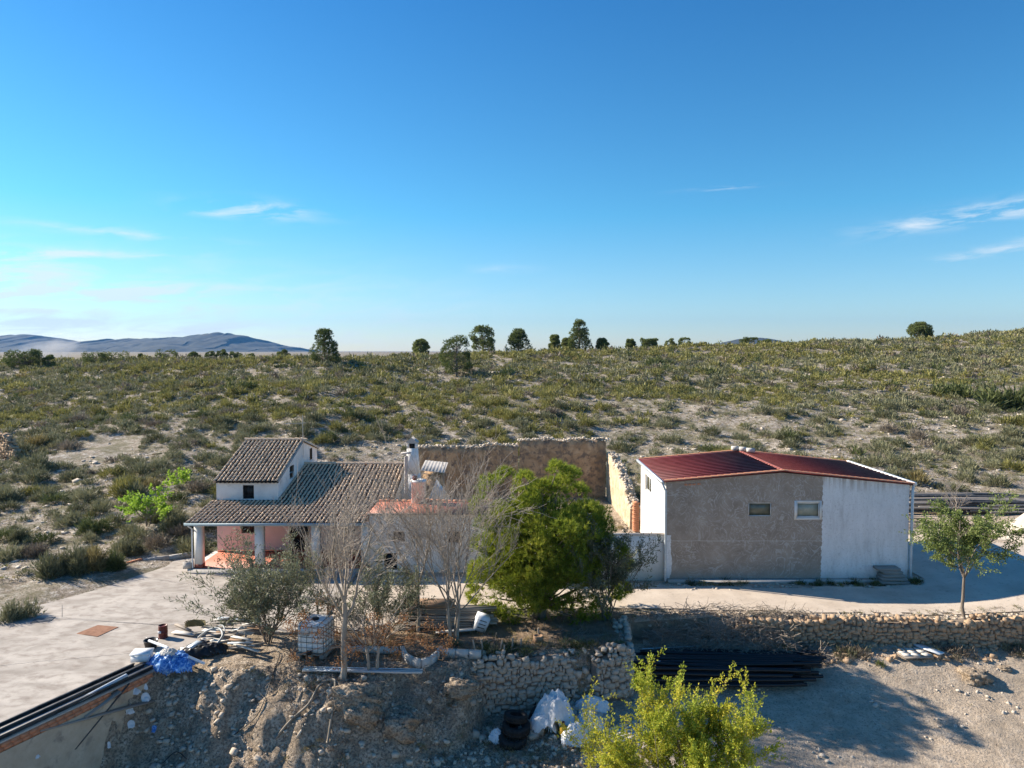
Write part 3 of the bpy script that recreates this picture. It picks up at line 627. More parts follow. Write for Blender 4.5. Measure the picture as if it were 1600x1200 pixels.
# aerial on the upper roof
a_ = MB(); ax, ay = -13.1, 44.3
a_.tube([(ax, ay, 4.9), (ax, ay, 7.6)], .022, 6); ao = a_.build('aerial_mast', M['aerial'], hr)
a_ = MB(); a_.tube([(ax - 1.1, ay - .2, 7.05), (ax + .2, ay + .05, 7.1)], .014, 5)
for k in range(7): px = ax - 1.05 + k * .19; a_.tube([(px, ay - .45, 7.05), (px, ay + .2, 7.05)], .008, 4)
a_.tube([(ax - .1, ay, 7.35), (ax - .3, ay, 7.5), (ax - .5, ay, 7.35)], .012, 4); a_.build('antenna', M['aerial'], ao)
# planter trough at the porch corner
tr = MB(); tx, ty = W(297, 886, .21).x, 36.8
for a in ((tx - .22, tx + .2, ty - .2, ty - .15), (tx - .22, tx + .2, ty + .15, ty + .2), (tx - .22, tx - .17, ty - .15, ty + .15), (tx + .15, tx + .2, ty - .15, ty + .15)): tr.bx(a[0], a[1], a[2], a[3], .212, .56)
tr.bx(tx - .17, tx + .15, ty - .15, ty + .15, .212, .4)
one('stone_trough', tr, M['plinth'], 'small grey concrete trough at the left corner of the porch step', 'trough', (tx, ty, .2))
# awning sheet and clutter in the courtyard behind the terrace
aw = thing('lean_to', 'small lean-to with a pale corrugated sheet roof behind the chimney', 'shed', (-4.6, 45, 0))
b_ = MB(); b_.bx(-5.6, -4.4, 44.2, 46.2, 0, 3.85); b_.build('wall', M['oldwall'], aw)
b_ = MB(); pts = np.linspace(-5.7, -4.2, 26)
for a, c_ in zip(pts, pts[1:]):
    za, zc = 4.45 - (a + 6.0) * .10 + .012 * math.sin(a * 30), 4.45 - (c_ + 6.0) * .10 + .012 * math.sin(c_ * 30)
    b_.add([(a, 43.9, za - .25), (c_, 43.9, zc - .25), (c_, 46.4, zc), (a, 46.4, za), (a, 43.9, za - .27), (c_, 43.9, zc - .27), (c_, 46.4, zc - .02), (a, 46.4, za - .02)], [(0, 1, 2, 3), (4, 7, 6, 5), (0, 4, 5, 1), (3, 2, 6, 7)])
b_.build('sheet_roof', M['plinth'], aw)
b_ = MB(); pk = [Y(668, 783, 42.5), Y(700, 783, 42.5), Y(681, 752, 42.5)]
b_.add([pk[0], pk[1], pk[2], pk[0] + Vector((0, 1.2, 0)), pk[1] + Vector((0, 1.2, 0)), pk[2] + Vector((0, .6, 0))] , [(0, 1, 2), (3, 5, 4)]); b_.add([pk[0], pk[1], pk[2], pk[0] + Vector((0, 1.2, 0)), pk[1] + Vector((0, 1.2, 0)), pk[2] + Vector((0, .6, 0))], [(1, 4, 5, 2), (0, 2, 5, 3), (0, 3, 4, 1)])
q = [(p.x, p.y) for p in pk]
b_.bx(pk[0].x, pk[1].x, 42.5, 43.7, 0, pk[0].z - .01)
one('covered_stack', b_, M['galv'], 'pointed stack under pale blue-white sheeting behind the orange terrace', 'covered pile', (pk[0].x, 42.5, 0))

# ------------------------------------------------------------ barn
br = thing('barn', 'low barn with dark red sheet roof, half grey half white render', 'barn', (13.8, 39, 0))
X0, X1, XR, Y0_, Y1_ = 7.75, 20.0, 13.6, 35.45, 42.4
ZL, ZR, ZRR = 5.0, 5.48, 4.86
fm, nn, ll, b = newmat('barn_facade')
gp = nn.new('ShaderNodeNewGeometry').outputs['Position']; sx_ = nn.new('ShaderNodeSeparateXYZ'); ll.new(gp, sx_.inputs[0])
nA = noise(nn, ll, gp, 1.1, 7, .6); nS = noise(nn, ll, gp, 2.3, 4, .7, 3.2); nF = noise(nn, ll, gp, 1.15, 2, .45, 4.2)
grey = ramp(nn, ll, nA, [(.3, (.27, .22, .175)), (.55, (.345, .285, .23)), (.75, (.43, .36, .295))])
sw = mth('MULTIPLY', ramp(nn, ll, nF, [(.47, (0, 0, 0)), (.5, (1, 1, 1)), (.53, (1, 1, 1)), (.56, (0, 0, 0))]), ramp(nn, ll, noise(nn, ll, gp, .8, 3), [(.35, (.25, .25, .25)), (.55, (1, 1, 1))]), nn=nn, ll=ll)
grey = mixc(nn, ll, mth('MULTIPLY', sw, .85, nn=nn, ll=ll), grey, (.47, .42, .375))
mpw = nn.new('ShaderNodeMapping'); mpw.inputs['Scale'].default_value = (1, 1, .22); ll.new(gp, mpw.inputs[0])
nW = noise(nn, ll, mpw.outputs[0], 2.2, 8, .7)
wh = ramp(nn, ll, nW, [(.3, (.55, .54, .53)), (.48, (.72, .72, .71)), (.7, (.82, .82, .82))])
fine = noise(nn, ll, gp, 9, 6, .7); wh = mixc(nn, ll, mth('MULTIPLY', ramp(nn, ll, fine, [(.55, (0, 0, 0)), (.62, (1, 1, 1))]), .4, nn=nn, ll=ll), wh, (.42, .40, .38))
edge = mth('ADD', sx_.outputs[0], mth('MULTIPLY', mth('SUBTRACT', noise(nn, ll, gp, 5, 4), .5, nn=nn, ll=ll), .25, nn=nn, ll=ll), nn=nn, ll=ll)
isw = mth('GREATER_THAN', edge, 15.63, nn=nn, ll=ll)
edge2 = mth('ADD', sx_.outputs[0], mth('MULTIPLY', mth('SUBTRACT', noise(nn, ll, gp, 1.4, 5), .5, nn=nn, ll=ll), .5, nn=nn, ll=ll), nn=nn, ll=ll)
isl = mth('MULTIPLY', mth('LESS_THAN', edge2, 8.02, nn=nn, ll=ll), mth('LESS_THAN', sx_.outputs[2], 2.3, nn=nn, ll=ll), nn=nn, ll=ll)
c = mixc(nn, ll, mth('MAXIMUM', isw, isl, nn=nn, ll=ll), grey, wh)
# run-off stains under the verge tiles and splash dirt at the foot
mps = nn.new('ShaderNodeMapping'); mps.inputs['Scale'].default_value = (1, 1, .04); ll.new(gp, mps.inputs[0]); nR = noise(nn, ll, mps.outputs[0], 5, 5, .6)
top = mth('SUBTRACT', 5.5, mth('MULTIPLY', mth('ABSOLUTE', mth('SUBTRACT', sx_.outputs[0], XR, nn=nn, ll=ll), nn=nn, ll=ll), .09, nn=nn, ll=ll), nn=nn, ll=ll)
dz = mth('SUBTRACT', top, sx_.outputs[2], nn=nn, ll=ll)
st = mth('MULTIPLY', mth('SUBTRACT', 1, mth('DIVIDE', dz, .75, nn=nn, ll=ll), nn=nn, ll=ll), ramp(nn, ll, nR, [(.45, (.1, .1, .1)), (.62, (1, 1, 1))]), nn=nn, ll=ll)
st = mth('MULTIPLY', mth('MAXIMUM', st, 0, nn=nn, ll=ll), .8, nn=nn, ll=ll)
c = mixc(nn, ll, st, c, (.3, .24, .19))
ft = mth('MULTIPLY', mth('MAXIMUM', mth('SUBTRACT', 1, mth('DIVIDE', sx_.outputs[2], .6, nn=nn, ll=ll), nn=nn, ll=ll), 0, nn=nn, ll=ll), .5, nn=nn, ll=ll)
c = mixc(nn, ll, ft, c, (.36, .33, .3))
# a fine course line where two lifts of render meet
ln = mth('MULTIPLY', mth('LESS_THAN', mth('ABSOLUTE', mth('SUBTRACT', mth('ADD', sx_.outputs[2], mth('MULTIPLY', nA, .08, nn=nn, ll=ll), nn=nn, ll=ll), 2.05, nn=nn, ll=ll), nn=nn, ll=ll), .018, nn=nn, ll=ll), mth('LESS_THAN', edge, 15.6, nn=nn, ll=ll), nn=nn, ll=ll)
c = mixc(nn, ll, mth('MULTIPLY', ln, .6, nn=nn, ll=ll), c, (.55, .5, .45))
ll.new(c, b.inputs['Base Color']); b.inputs['Roughness'].default_value = .93; b.inputs['Specular IOR Level'].default_value = .2
bp = nn.new('ShaderNodeBump'); bp.inputs['Strength'].default_value = .6; bp.inputs['Distance'].default_value = .03
ll.new(mth('ADD', nF, fine, nn=nn, ll=ll), bp.inputs['Height']); ll.new(bp.outputs[0], b.inputs['Normal'])
W1, W2 = (11.92, 13.06, 3.27, 3.95), (14.34, 15.5, 3.22, 3.96)
f_ = MB(); wall_x(f_, Y0_, X0, X1, -.12, ZRR, [W1, W2], t=.3); f_.poly([(X0, Y0_, ZRR), (X1, Y0_, ZRR), (XR, Y0_, ZR), (X0, Y0_, ZL)]); f_.build('front_wall', fm, br)
s_ = MB(); LW = (39.2, 41.0, 3.55, 4.45); wall_x(s_, X0, Y0_, Y1_, -.12, ZL, [LW], t=.3, face=-1); swapxy(s_); s_.build('side_wall', pm('barn_side_render', [(.3, (.62, .56, .5)), (.7, (.78, .74, .69))], 1.0, .9, .3, 9, grime=((.42, .36, .3), .8, .55, .75)), br)
s_ = MB(); wall_x(s_, X1, Y0_, Y1_, -.12, ZRR, [], face=1); swapxy(s_); s_.build('side_wall', M['white'], br)
s_ = MB(); wall_x(s_, Y1_, X0, X1, -.12, ZRR, [], face=1); s_.poly([(X1, Y1_, ZRR), (X0, Y1_, ZRR), (X0, Y1_, ZL), (XR, Y1_, ZR)]); s_.build('rear_wall', M['white'], br)
window(br, *W1, Y0_, 'whitemetal', 'glass', fw=.035, depth=.03); window(br, *W2, Y0_, 'whitemetal', 'glass2', fw=.05, depth=.02)
sr = MB(); a = W2; yq = Y0_ - .012
for q in ((a[0] - .12, a[0] - .002, a[2] - .13, a[3] + .1), (a[1] + .002, a[1] + .1, a[2] - .13, a[3] + .1), (a[0] - .001, a[1] + .001, a[2] - .13, a[2] - .002), (a[0] - .001, a[1] + .001, a[3] + .002, a[3] + .1)): sr.bx(q[0], q[1], yq, Y0_ - .002, q[2], q[3])
sr.build('window_surround', M['white'], br)
# long low window in the sunlit side, with frame
b_ = MB(); b_.bx(X0 + .14, X0 + .16, LW[0], LW[1], LW[2], LW[3]); o = b_.build('side_window', M['glass'], br)
b_ = MB()
for q in ((LW[0], LW[0] + .05, LW[2], LW[3]), (LW[1] - .05, LW[1], LW[2], LW[3]), ((LW[0] + LW[1]) / 2 - .03, (LW[0] + LW[1]) / 2 + .03, LW[2] + .05, LW[3] - .05), (LW[0] + .05, LW[1] - .05, LW[2], LW[2] + .05), (LW[0] + .05, LW[1] - .05, LW[3] - .05, LW[3])): b_.bx(X0 + .08, X0 + .13, *q)
b_.build('frame', M['whitemetal'], o)
def barn_slope(xa, za, xb, zb_):
    d_ = MB(); n = 1
    V = [(xa, Y0_ - .1, za), (xb, Y0_ - .1, zb_), (xb, Y1_ + .1, zb_), (xa, Y1_ + .1, za)]
    d_.add(V + [(p[0], p[1], p[2] - .07) for p in V], [(0, 1, 2, 3), (7, 6, 5, 4), (0, 4, 5, 1), (1, 5, 6, 2), (2, 6, 7, 3), (3, 7, 4, 0)] if xb > xa else [(3, 2, 1, 0), (4, 5, 6, 7), (1, 5, 4, 0), (2, 6, 5, 1), (3, 7, 6, 2), (0, 4, 7, 3)])
    o = d_.build('roof', M['redroof'], br); r_ = MB()
    y = Y0_ + .18
    while y < Y1_ - .1:
        r_.beam((xa, y, za + .022), (xb, y, zb_ + .022), .07, .04); y += .42
    r_.build('rib', M['redrib'], o)
barn_slope(X0 - .12, ZL + .08, XR, ZR + .13); barn_slope(X1 + .12, ZRR + .08, XR + .001, ZR + .13)
for (yy, nm) in ((Y0_ - .12, 'verge_tiles'), (Y1_ + .12, 'verge_tiles')):
    T = MB(); an = np.linspace(-1, 1, 7) * math.pi / 2
    for (xa, za, xb, zb_) in ((X0 - .12, ZL + .1, XR, ZR + .15), (XR, ZR + .15, X1 + .12, ZRR + .1)):
        n = int((xb - xa) / .32)
        for k in range(n):
            p0 = (xa + (xb - xa) * k / n, za + (zb_ - za) * k / n); p1 = (xa + (xb - xa) * (k + 1.12) / n, za + (zb_ - za) * (k + 1.12) / n)
            V = [(p[0], yy + math.sin(a) * (.105 - .015 * q), p[1] + math.cos(a) * (.065 - .01 * q) + (.014 if q == 0 else 0) - .02) for q, p in ((0, p0), (1, p1)) for a in an]
            T.add(V, [(i_, i_ + 1, 8 + i_, 7 + i_) for i_ in range(6)])
    T.build(nm, M['otile'], br, True)
T = MB(); an = np.linspace(-1, 1, 7) * math.pi / 2; y = Y0_ - .1
while y < Y1_ - .2:
    V = [(XR + math.sin(a) * (.13 - .02 * q), y + .37 * q, ZR + .13 + math.cos(a) * (.07 - .01 * q) + (.012 if q == 0 else 0)) for q in (0, 1) for a in an]
    T.add(V, [(i_, i_ + 1, 8 + i_, 7 + i_) for i_ in range(6)]); y += .33
T.build('ridge_cap', pm('ridge_sheet', [(.3, (.2, .04, .035)), (.7, (.32, .1, .08))], 3, .6, .1, island=.3), br, True)
g_ = MB(); g_.bx(X0 - .26, X0 - .13, Y0_ - .12, Y1_ + .12, ZL - .06, ZL + .07); g_.build('gutter', M['galv'], br)
g_ = MB(); g_.bx(X1 + .13, X1 + .30, Y0_ - .12, Y1_ + .12, ZRR - .02, ZRR + .15); g_.build('gutter', M['whitemetal'], br)
g_ = MB(); g_.tube([(X0 - .19, Y0_ - .05, ZL - .06), (X0 - .1, Y0_ - .1, ZL - .3), (X0 - .04, Y0_ - .12, ZL - .45), (X0 - .02, Y0_ - .12, 0)], .055, 10)
for z in (.6, 2.0, 3.4): g_.bx(X0 - .09, X0 + .05, Y0_ - .13, Y0_ - .003, z, z + .04)
g_.build('downpipe', M['galv'], br)
g_ = MB(); g_.tube([(X1 + .2, Y0_ - .0, ZRR - .02), (X1 + .12, Y0_ - .08, ZRR - .25), (X1 + .1, Y0_ - .09, 0.1)], .07, 10); g_.build('downpipe', M['galv'], br)
g_ = MB(); g_.bx(X0 + .1, X1 - .1, Y0_ - .35, Y0_ - .003, -.1, .10); g_.build('footing', M['plinth'], br)
g_ = MB()
for px, pz in ((8.75, 4.88), (8.95, 4.89), (9.15, 4.90), (9.4, 4.92)): g_.bx(px - .08, px + .08, Y0_ - .006, Y0_ - .001, pz - .05, pz + .04)
g_.build('exposed_brick', M['brick'], br)
blk = None
for k, (dx, dy, rz) in enumerate(((-.35, .55, .1), (0, .2, -.1), (.3, -.25, .15))):
    if blk is None:
        b_ = MB(); b_.bx(-.2, .2, -.14, .14, 0, .22); blk = one('concrete_block', b_, M['cmu'], 'pale concrete block lying on the ridge of the red barn roof', 'block', (0, 0, 0), 'concrete blocks on the barn ridge'); o = blk
    else: o = dup(blk)
    o.location = (XR + .1 + dx, 41.7 + dy, ZR + .19 - abs(dx) * .02); o.rotation_euler = (0, .05, rz)
# stack of stone slabs by the barn corner
st_ = thing('slab_stack', 'short stack of grey slabs like steps at the right foot of the barn', 'slab stack', (19.1, 35, 0))
for k in range(5):
    b_ = MB(); lr = np.random.default_rng(k); x0, x1 = (18.35 + .05 * k * (k < 4) - (.12 if k == 4 else 0), 19.75 - .10 * k)
    b_.bx(x0, x1, 34.72 + .04 * k, 35.42, .16 * k + .02, .16 * k + .13); b_.bx(x0 + .1, x1 - .1, 34.85, 35.4, .16 * k - .03, .16 * k + .018); b_.build('slab', M['darkslab'], st_)

# ------------------------------------------------------------ stones and walls
def stone_proto(seed):
    # angular block: hull of a jittered box, unit size
    import bmesh
    lr = np.random.default_rng(seed); q = np.array([(x, y, z) for x in (-1, 1) for y in (-1, 1) for z in (-1, 1)], float) * .42 * lr.uniform(.62, 1.18, (8, 3))
    e = nrm_(lr.normal(0, 1, (7, 3))) * lr.uniform(.46, .58, (7, 1)); bm = bmesh.new()
    for p in np.vstack([q, e]): bm.verts.new(p)
    r = bmesh.ops.convex_hull(bm, input=bm.verts); bmesh.ops.delete(bm, geom=[g for g in r['geom_interior'] if isinstance(g, bmesh.types.BMVert)], context='VERTS')
    bmesh.ops.triangulate(bm, faces=bm.faces); bm.verts.index_update(); bmesh.ops.recalc_face_normals(bm, faces=bm.faces)
    V = np.array([v.co for v in bm.verts]); Fs = np.array([[v.index for v in f.verts] for f in bm.faces]); bm.free(); return V, Fs
def nrm_(a): return a / (np.linalg.norm(a, axis=-1, keepdims=True) + 1e-9)
STN = [stone_proto(k) for k in range(16)]
def add_stones(mb, C, S, rz, seed=0, m=0, tilt=.25):
    lr = np.random.default_rng(seed); C = np.asarray(C, float); S = np.asarray(S, float); n = len(C)
    ids = lr.integers(0, len(STN), n); a = np.asarray(rz) + np.zeros(n); tx, ty_ = lr.normal(0, tilt, n), lr.normal(0, tilt, n)
    for k in range(len(STN)):
        w_ = np.nonzero(ids == k)[0]
        if not len(w_): continue
        V, Fs = STN[k]
        P = V[None] * S[w_][:, None]
        ct, stt = np.cos(tx[w_])[:, None], np.sin(tx[w_])[:, None]; P = np.stack([P[..., 0], P[..., 1] * ct - P[..., 2] * stt, P[..., 1] * stt + P[..., 2] * ct], -1)
        ct, stt = np.cos(ty_[w_])[:, None], np.sin(ty_[w_])[:, None]; P = np.stack([P[..., 0] * ct + P[..., 2] * stt, P[..., 1], -P[..., 0] * stt + P[..., 2] * ct], -1)
        ca, sa = np.cos(a[w_])[:, None], np.sin(a[w_])[:, None]; P = np.stack([P[..., 0] * ca - P[..., 1] * sa, P[..., 0] * sa + P[..., 1] * ca, P[..., 2]], -1)
        P += C[w_][:, None]; nv = len(V)
        mb.add(P.reshape(-1, 3), (Fs[None] + (np.arange(len(w_)) * nv)[:, None, None]).reshape(-1, 3), m)
def stone_wall(name, label, path, tops, bots, thick=.45, ss=.26, mat='stone', loc=None, seed=1, both=False, crest=True, cat='stone wall'):
    # path: (x, y) list; tops, bots: z at each path point; face towards the camera (right of the path direction)
    P = np.array(path, float); sg = np.diff(P, axis=0); ln = np.hypot(sg[:, 0], sg[:, 1]); cum = np.concatenate([[0], np.cumsum(ln)])
    lr = np.random.default_rng(seed); C = []; S = []; A_ = []; core = MB()
    for k in range(len(sg)):
        dr = sg[k] / ln[k]; nrm = np.array([dr[1], -dr[0]])
        m_ = max(1, int(ln[k] / .5))
        for q in range(m_):
            f0, f1 = q / m_, (q + 1) / m_; a, b_ = P[k] + sg[k] * f0, P[k] + sg[k] * f1
            zt = [tops[k] + (tops[k + 1] - tops[k]) * f - .1 for f in (f0, f1)]; zb_ = [bots[k] + (bots[k + 1] - bots[k]) * f - .2 for f in (f0, f1)]
            i0, i1 = -nrm * .06, -nrm * (thick - .06)
            V = [(*(a + i0), zb_[0]), (*(b_ + i0), zb_[1]), (*(b_ + i0), zt[1]), (*(a + i0), zt[0]), (*(a + i1), zb_[0]), (*(b_ + i1), zb_[1]), (*(b_ + i1), zt[1]), (*(a + i1), zt[0])]
            fs = [(0, 1, 2, 3), (5, 4, 7, 6), (3, 2, 6, 7)]
            if k == 0 and q == 0: fs.append((4, 0, 3, 7))
            if k == len(sg) - 1 and q == m_ - 1: fs.append((1, 5, 6, 2))
            core.add(V, fs)
    for side in ((0, 1) if both else (0,)):
        z = -9.; s_ = 0.
        zlo, zhi = min(bots) - .1, max(tops)
        row = zlo
        while row < zhi:
            h = ss * lr.uniform(.42, .95); s_ = lr.uniform(0, ss)
            while s_ < cum[-1]:
                wd = ss * lr.uniform(.35, 1.5); c_ = s_ + wd / 2
                k = min(np.searchsorted(cum, c_) - 1, len(sg) - 1); k = max(k, 0); f = (c_ - cum[k]) / ln[k]
                zt = tops[k] + (tops[k + 1] - tops[k]) * f + lr.normal(0, .05); zb_ = bots[k] + (bots[k + 1] - bots[k]) * f - .15
                if zb_ < row + h / 2 < zt:
                    dr = sg[k] / ln[k]; nrm = np.array([dr[1], -dr[0]]); p = P[k] + sg[k] * f - nrm * (.08 if side == 0 else thick - .08) + nrm * lr.normal(0, .02)
                    C.append((p[0], p[1], row + h / 2 + lr.normal(0, .035) + .06 * math.sin(s_ * 1.7))); S.append((wd * lr.uniform(.85, 1.25), .28 + lr.normal(0, .03), h * lr.uniform(.8, 1.35))); A_.append(math.atan2(dr[1], dr[0]))
                s_ += wd
            row += h
    if crest:
        s_ = 0
        while s_ < cum[-1]:
            wd = ss * lr.uniform(.5, 1.6); k = max(min(np.searchsorted(cum, s_ + wd / 2) - 1, len(sg) - 1), 0); f = min((s_ + wd / 2 - cum[k]) / ln[k], 1)
            dr = sg[k] / ln[k]; nrm = np.array([dr[1], -dr[0]])
            for dd in np.arange(.1, thick, ss * .8):
                p = P[k] + sg[k] * f - nrm * (dd + lr.normal(0, .04)); zt = tops[k] + (tops[k + 1] - tops[k]) * f + .20 * math.sin(s_ * 1.3 + 2 * math.sin(s_ * .6))
                C.append((p[0], p[1], zt + lr.uniform(-.16, .06))); S.append((wd * lr.uniform(.7, 1.1), ss * lr.uniform(.6, 1.2), ss * lr.uniform(.4, .9))); A_.append(lr.uniform(0, 6.3))
            s_ += wd * .95
    mb = MB(); V = np.vstack(core.v); mb.add(V, np.vstack(core.f[4]), 1)
    add_stones(mb, C, S, A_, seed, 0, .2)
    return tag(mb.build(name, [M[mat], M['mortar']], None, shift=loc or (P[0][0], P[0][1], bots[0])), label, cat)
# rendered courtyard wall at the back, two heights with stone crest
def rend_wall(name, label, secs, y, thick=.5):
    t = thing(name, label, 'wall', ((secs[0][0] + secs[-1][1]) / 2, y, 0)); lr = np.random.default_rng(8)
    for (xa, xb, zt, zq) in secs:
        xx = np.arange(xa, xb + .01, .12); V = []; jag = zt + (zq - zt) * (xx - xa) / (xb - xa) + fbm(xx / .7, xx * 0, 3, 4) * .35
        n = len(xx); bulge = fbm(xx / 1.3, xx * 0 + 4, 9, 3) * .08
        zz = np.linspace(-.3, 1, 12); G = []
        for f in zz:
            z_ = np.where(f < 0, -.3, f * jag); G.append(np.stack([xx, y + bulge + fbm(xx / .5, xx * 0 + f * 6, 31, 4) * .16, z_], 1))
        for q in (.2, thick): G.append(np.stack([xx, y + bulge + q, jag], 1))
        G.append(np.stack([xx, y + bulge + thick, jag * 0 - .3], 1)); G = np.array(G); k = len(G)
        i = np.arange(k - 1)[:, None] * n; j = np.arange(n - 1)[None]; mb = MB(); mb.add(G.reshape(-1, 3), np.stack([i + j, i + j + 1, i + n + j + 1, i + n + j], -1).reshape(-1, 4)); 
        for e in (0, n - 1): mb.poly([tuple(p) for p in G[:, e]])
        o = mb.build('wall_section', M['oldwall'], t)
        C = []; S = []
        for x in np.arange(xa, xb, .11):
            zt_ = np.interp(x, xx, jag)
            for q in range(3): C.append((x + lr.normal(0, .05), y + lr.uniform(.0, thick), zt_ + lr.uniform(-.06, .14))); S.append(lr.uniform(.08, .30, 3) * (1, 1, .7))
        c_ = MB(); add_stones(c_, C, S, lr.uniform(0, 6, len(C)), 3); c_.build('rubble_crest', M['bstone'], o)
    return t
rend_wall('courtyard_wall', 'tall brown plastered ruin wall with stone crest behind the house', [(-8.2, -2.3, 3.85, 4.0), (-2.28, .55, 4.05, 4.1), (.60, 7.55, 4.5, 4.5)], 56)
sw_ = thing('side_wall_ruin', 'sunlit crumbling ochre wall stepping down beside the barn corner', 'wall', (7.7, 50, 0)); lr = np.random.default_rng(18)
yy = np.arange(46.0, 55.95, .11); top = np.interp(yy, [46, 47.2, 49, 52, 56], [1.2, 1.75, 2.35, 3.1, 3.55]) + fbm(yy / .6, yy * 0, 3, 4) * .5 + .12 * np.sign(np.sin(yy * 2.1)); G = []
for f in np.linspace(-.2, 1, 14): G.append(np.stack([7.72 - (yy - 46) * .022 + fbm(yy / .7, yy * 0 + f * 5, 33, 4) * .16, yy, np.where(f < 0, -.3, f * top)], 1))
for q in (.35, .68): G.append(np.stack([7.72 - (yy - 46) * .022 + q + fbm(yy / .7, yy * 0 + q, 35) * .1, yy, top - .02], 1))
G.append(np.stack([7.72 - (yy - 46) * .022 + .7, yy, top * 0 - .3], 1)); G = np.array(G); k, n = G.shape[:2]; i = np.arange(k - 1)[:, None] * n; j = np.arange(n - 1)[None]; mb = MB()
mb.add(G.reshape(-1, 3), np.stack([i + j, i + n + j, i + n + j + 1, i + j + 1], -1).reshape(-1, 4)); mb.poly([tuple(p) for p in G[:, 0]]); mb.poly([tuple(p) for p in G[:, -1]]); mb.build('wall_body', M['ochre'], sw_)
C = []; S = []
for y_ in np.arange(46, 55.9, .10):
    for q in range(3): C.append((7.72 - (y_ - 46) * .022 + lr.uniform(.05, .68), y_ + lr.normal(0, .05), np.interp(y_, yy, top) + lr.uniform(-.05, .08))); S.append(lr.uniform(.10, .27, 3) * (1, 1, .7))
mb = MB(); add_stones(mb, C, S, lr.uniform(0, 6, len(C)), 9); mb.build('rubble_crest', M['bstone'], sw_)
bpr = MB(); 
for k in range(14): bpr.box((7.95 + .02 * math.sin(k * 3), 45.2, .1 + k * .135), (.36, .5, .115), .03 * math.sin(k * 2))
one('brick_pier', bpr, M['brick'], 'narrow stack of orange bricks between ruin wall and barn', 'brick pier', (7.95, 45.2, 0))
lw = thing('low_yard_wall', 'low pale rendered wall joining the barn to the pine', 'wall', (3.3, 35.6, 0))
b_ = MB(); b_.bx(-1.1, 7.73, 35.6, 35.85, -.1, 2.26); b_.build('wall_body', M['white'], lw)
b_ = MB(); b_.bx(-1.1, 7.73, 35.56, 35.89, 2.261, 2.31); b_.build('coping', M['plinth'], lw)
# dry stone retaining wall beside the road, right
stone_wall('retaining_wall', 'long dry stone retaining wall between the dirt road and the lower yard', [(9.6, 30.25), (11.5, 30.25), (14, 30.1), (17, 29.95), (20, 29.8), (24, 29.7), (28, 29.6)], [-.5, -.02, -.02, -.1, .12, .3, .4], [-1.4, -1.4, -1.2, -1.1, -1.0, -.9, -.8], .5, .25, 'stone', seed=12)
stone_wall('terrace_wall', 'shaded dry stone terrace wall under the big pine', [(-1.45, 26.05), (.2, 26.35), (2.0, 26.6), (2.35, 26.66)], [-.1, -.05, 0, -.35], [-2.3, -1.9, -1.75, -1.75], .5, .24, 'wstone', seed=14)
stone_wall('terrace_wall', 'short end of stone wall right of the rubble gap beside black pipes', [(3.1, 26.75), (4.4, 26.95), (4.75, 27.3), (4.9, 30.0)], [-.25, .0, 0, .05], [-1.8, -1.8, -1.7, -1.5], .5, .24, 'wstone', seed=15)
# ruin at the left margin
h = hit(6, 722, 40)
stone_wall('ruin_wall', 'end of a small orange stone ruin wall at the left margin', [(h.x - 4, h.y + 3), (h.x - .3, h.y + .6), (h.x + .9, h.y)], [h.z + 2.6, h.z + 2.2, h.z + .9], [h.z, h.z, h.z], .6, .4, 'stone', seed=16, both=True)
# brick kerb at the yard's far edge
kb = thing('brick_kerb', 'low orange brick kerb at the far left edge of the concrete yard', 'kerb', tuple(W(190, 888, 0)))
a, b_ = W(181, 893, 0), W(220, 882, 0); n = 7; q = MB()
for k in range(n): p = a.lerp(b_, (k + .5) / n); ang = math.atan2(b_.y - a.y, b_.x - a.x); q.box((p.x, p.y + .12, .17), ((b_ - a).length / n * .93, .14, .28), ang)
q.build('brick_row', M['brick'], kb); a2 = W(300, 871, 0); q = MB(); b2 = b_ + Vector((.05, .12, .12)); q.beam(b2, W(262, 874, .1) + Vector((0, .15, .02)), .16, .3); q.beam(W(262.2, 874, .1) + Vector((0, .15, .02)), a2 + Vector((0, .15, .12)), .16, .3); q.build('kerb_edging', M['plinth'], kb)
# ------------------------------------------------------------ vegetation generators
def nrmz(a): return a / (np.linalg.norm(a, axis=-1, keepdims=True) + 1e-9)
def blades(mb, B, Dr, Ln, Wd, m=0, t=.5):
    # thin tapered triangles: base B, direction Dr, length Ln, width Wd
    n = len(B); sd = nrmz(np.cross(Dr, rng.normal(0, 1, (n, 3)))) * (np.asarray(Wd) / 2).reshape(-1, 1)
    V = np.stack([B - sd, B + sd, B + Dr * np.asarray(Ln).reshape(-1, 1)], 1).reshape(-1, 3)
    mb.add(V, np.arange(3 * n).reshape(-1, 3), m, np.repeat(np.broadcast_to(t, (n,)), 3))
def leaves(mb, B, Dr, Ln, Wd, m=0, t=.5):
    # diamond leaves, slightly folded
    n = len(B); Ln = np.broadcast_to(Ln, (n,)).reshape(-1, 1); Wd = np.broadcast_to(Wd, (n,)).reshape(-1, 1)
    sd = nrmz(np.cross(Dr, rng.normal(0, 1, (n, 3)))); nn_ = np.cross(sd, Dr); mid = B + Dr * Ln * .5
    V = np.stack([B, mid + sd * Wd / 2 + nn_ * Wd * .15, B + Dr * Ln, mid - sd * Wd / 2 + nn_ * Wd * .15], 1).reshape(-1, 3)
    mb.add(V, np.arange(4 * n).reshape(-1, 4), m, np.repeat(np.broadcast_to(t, (n,)), 4))
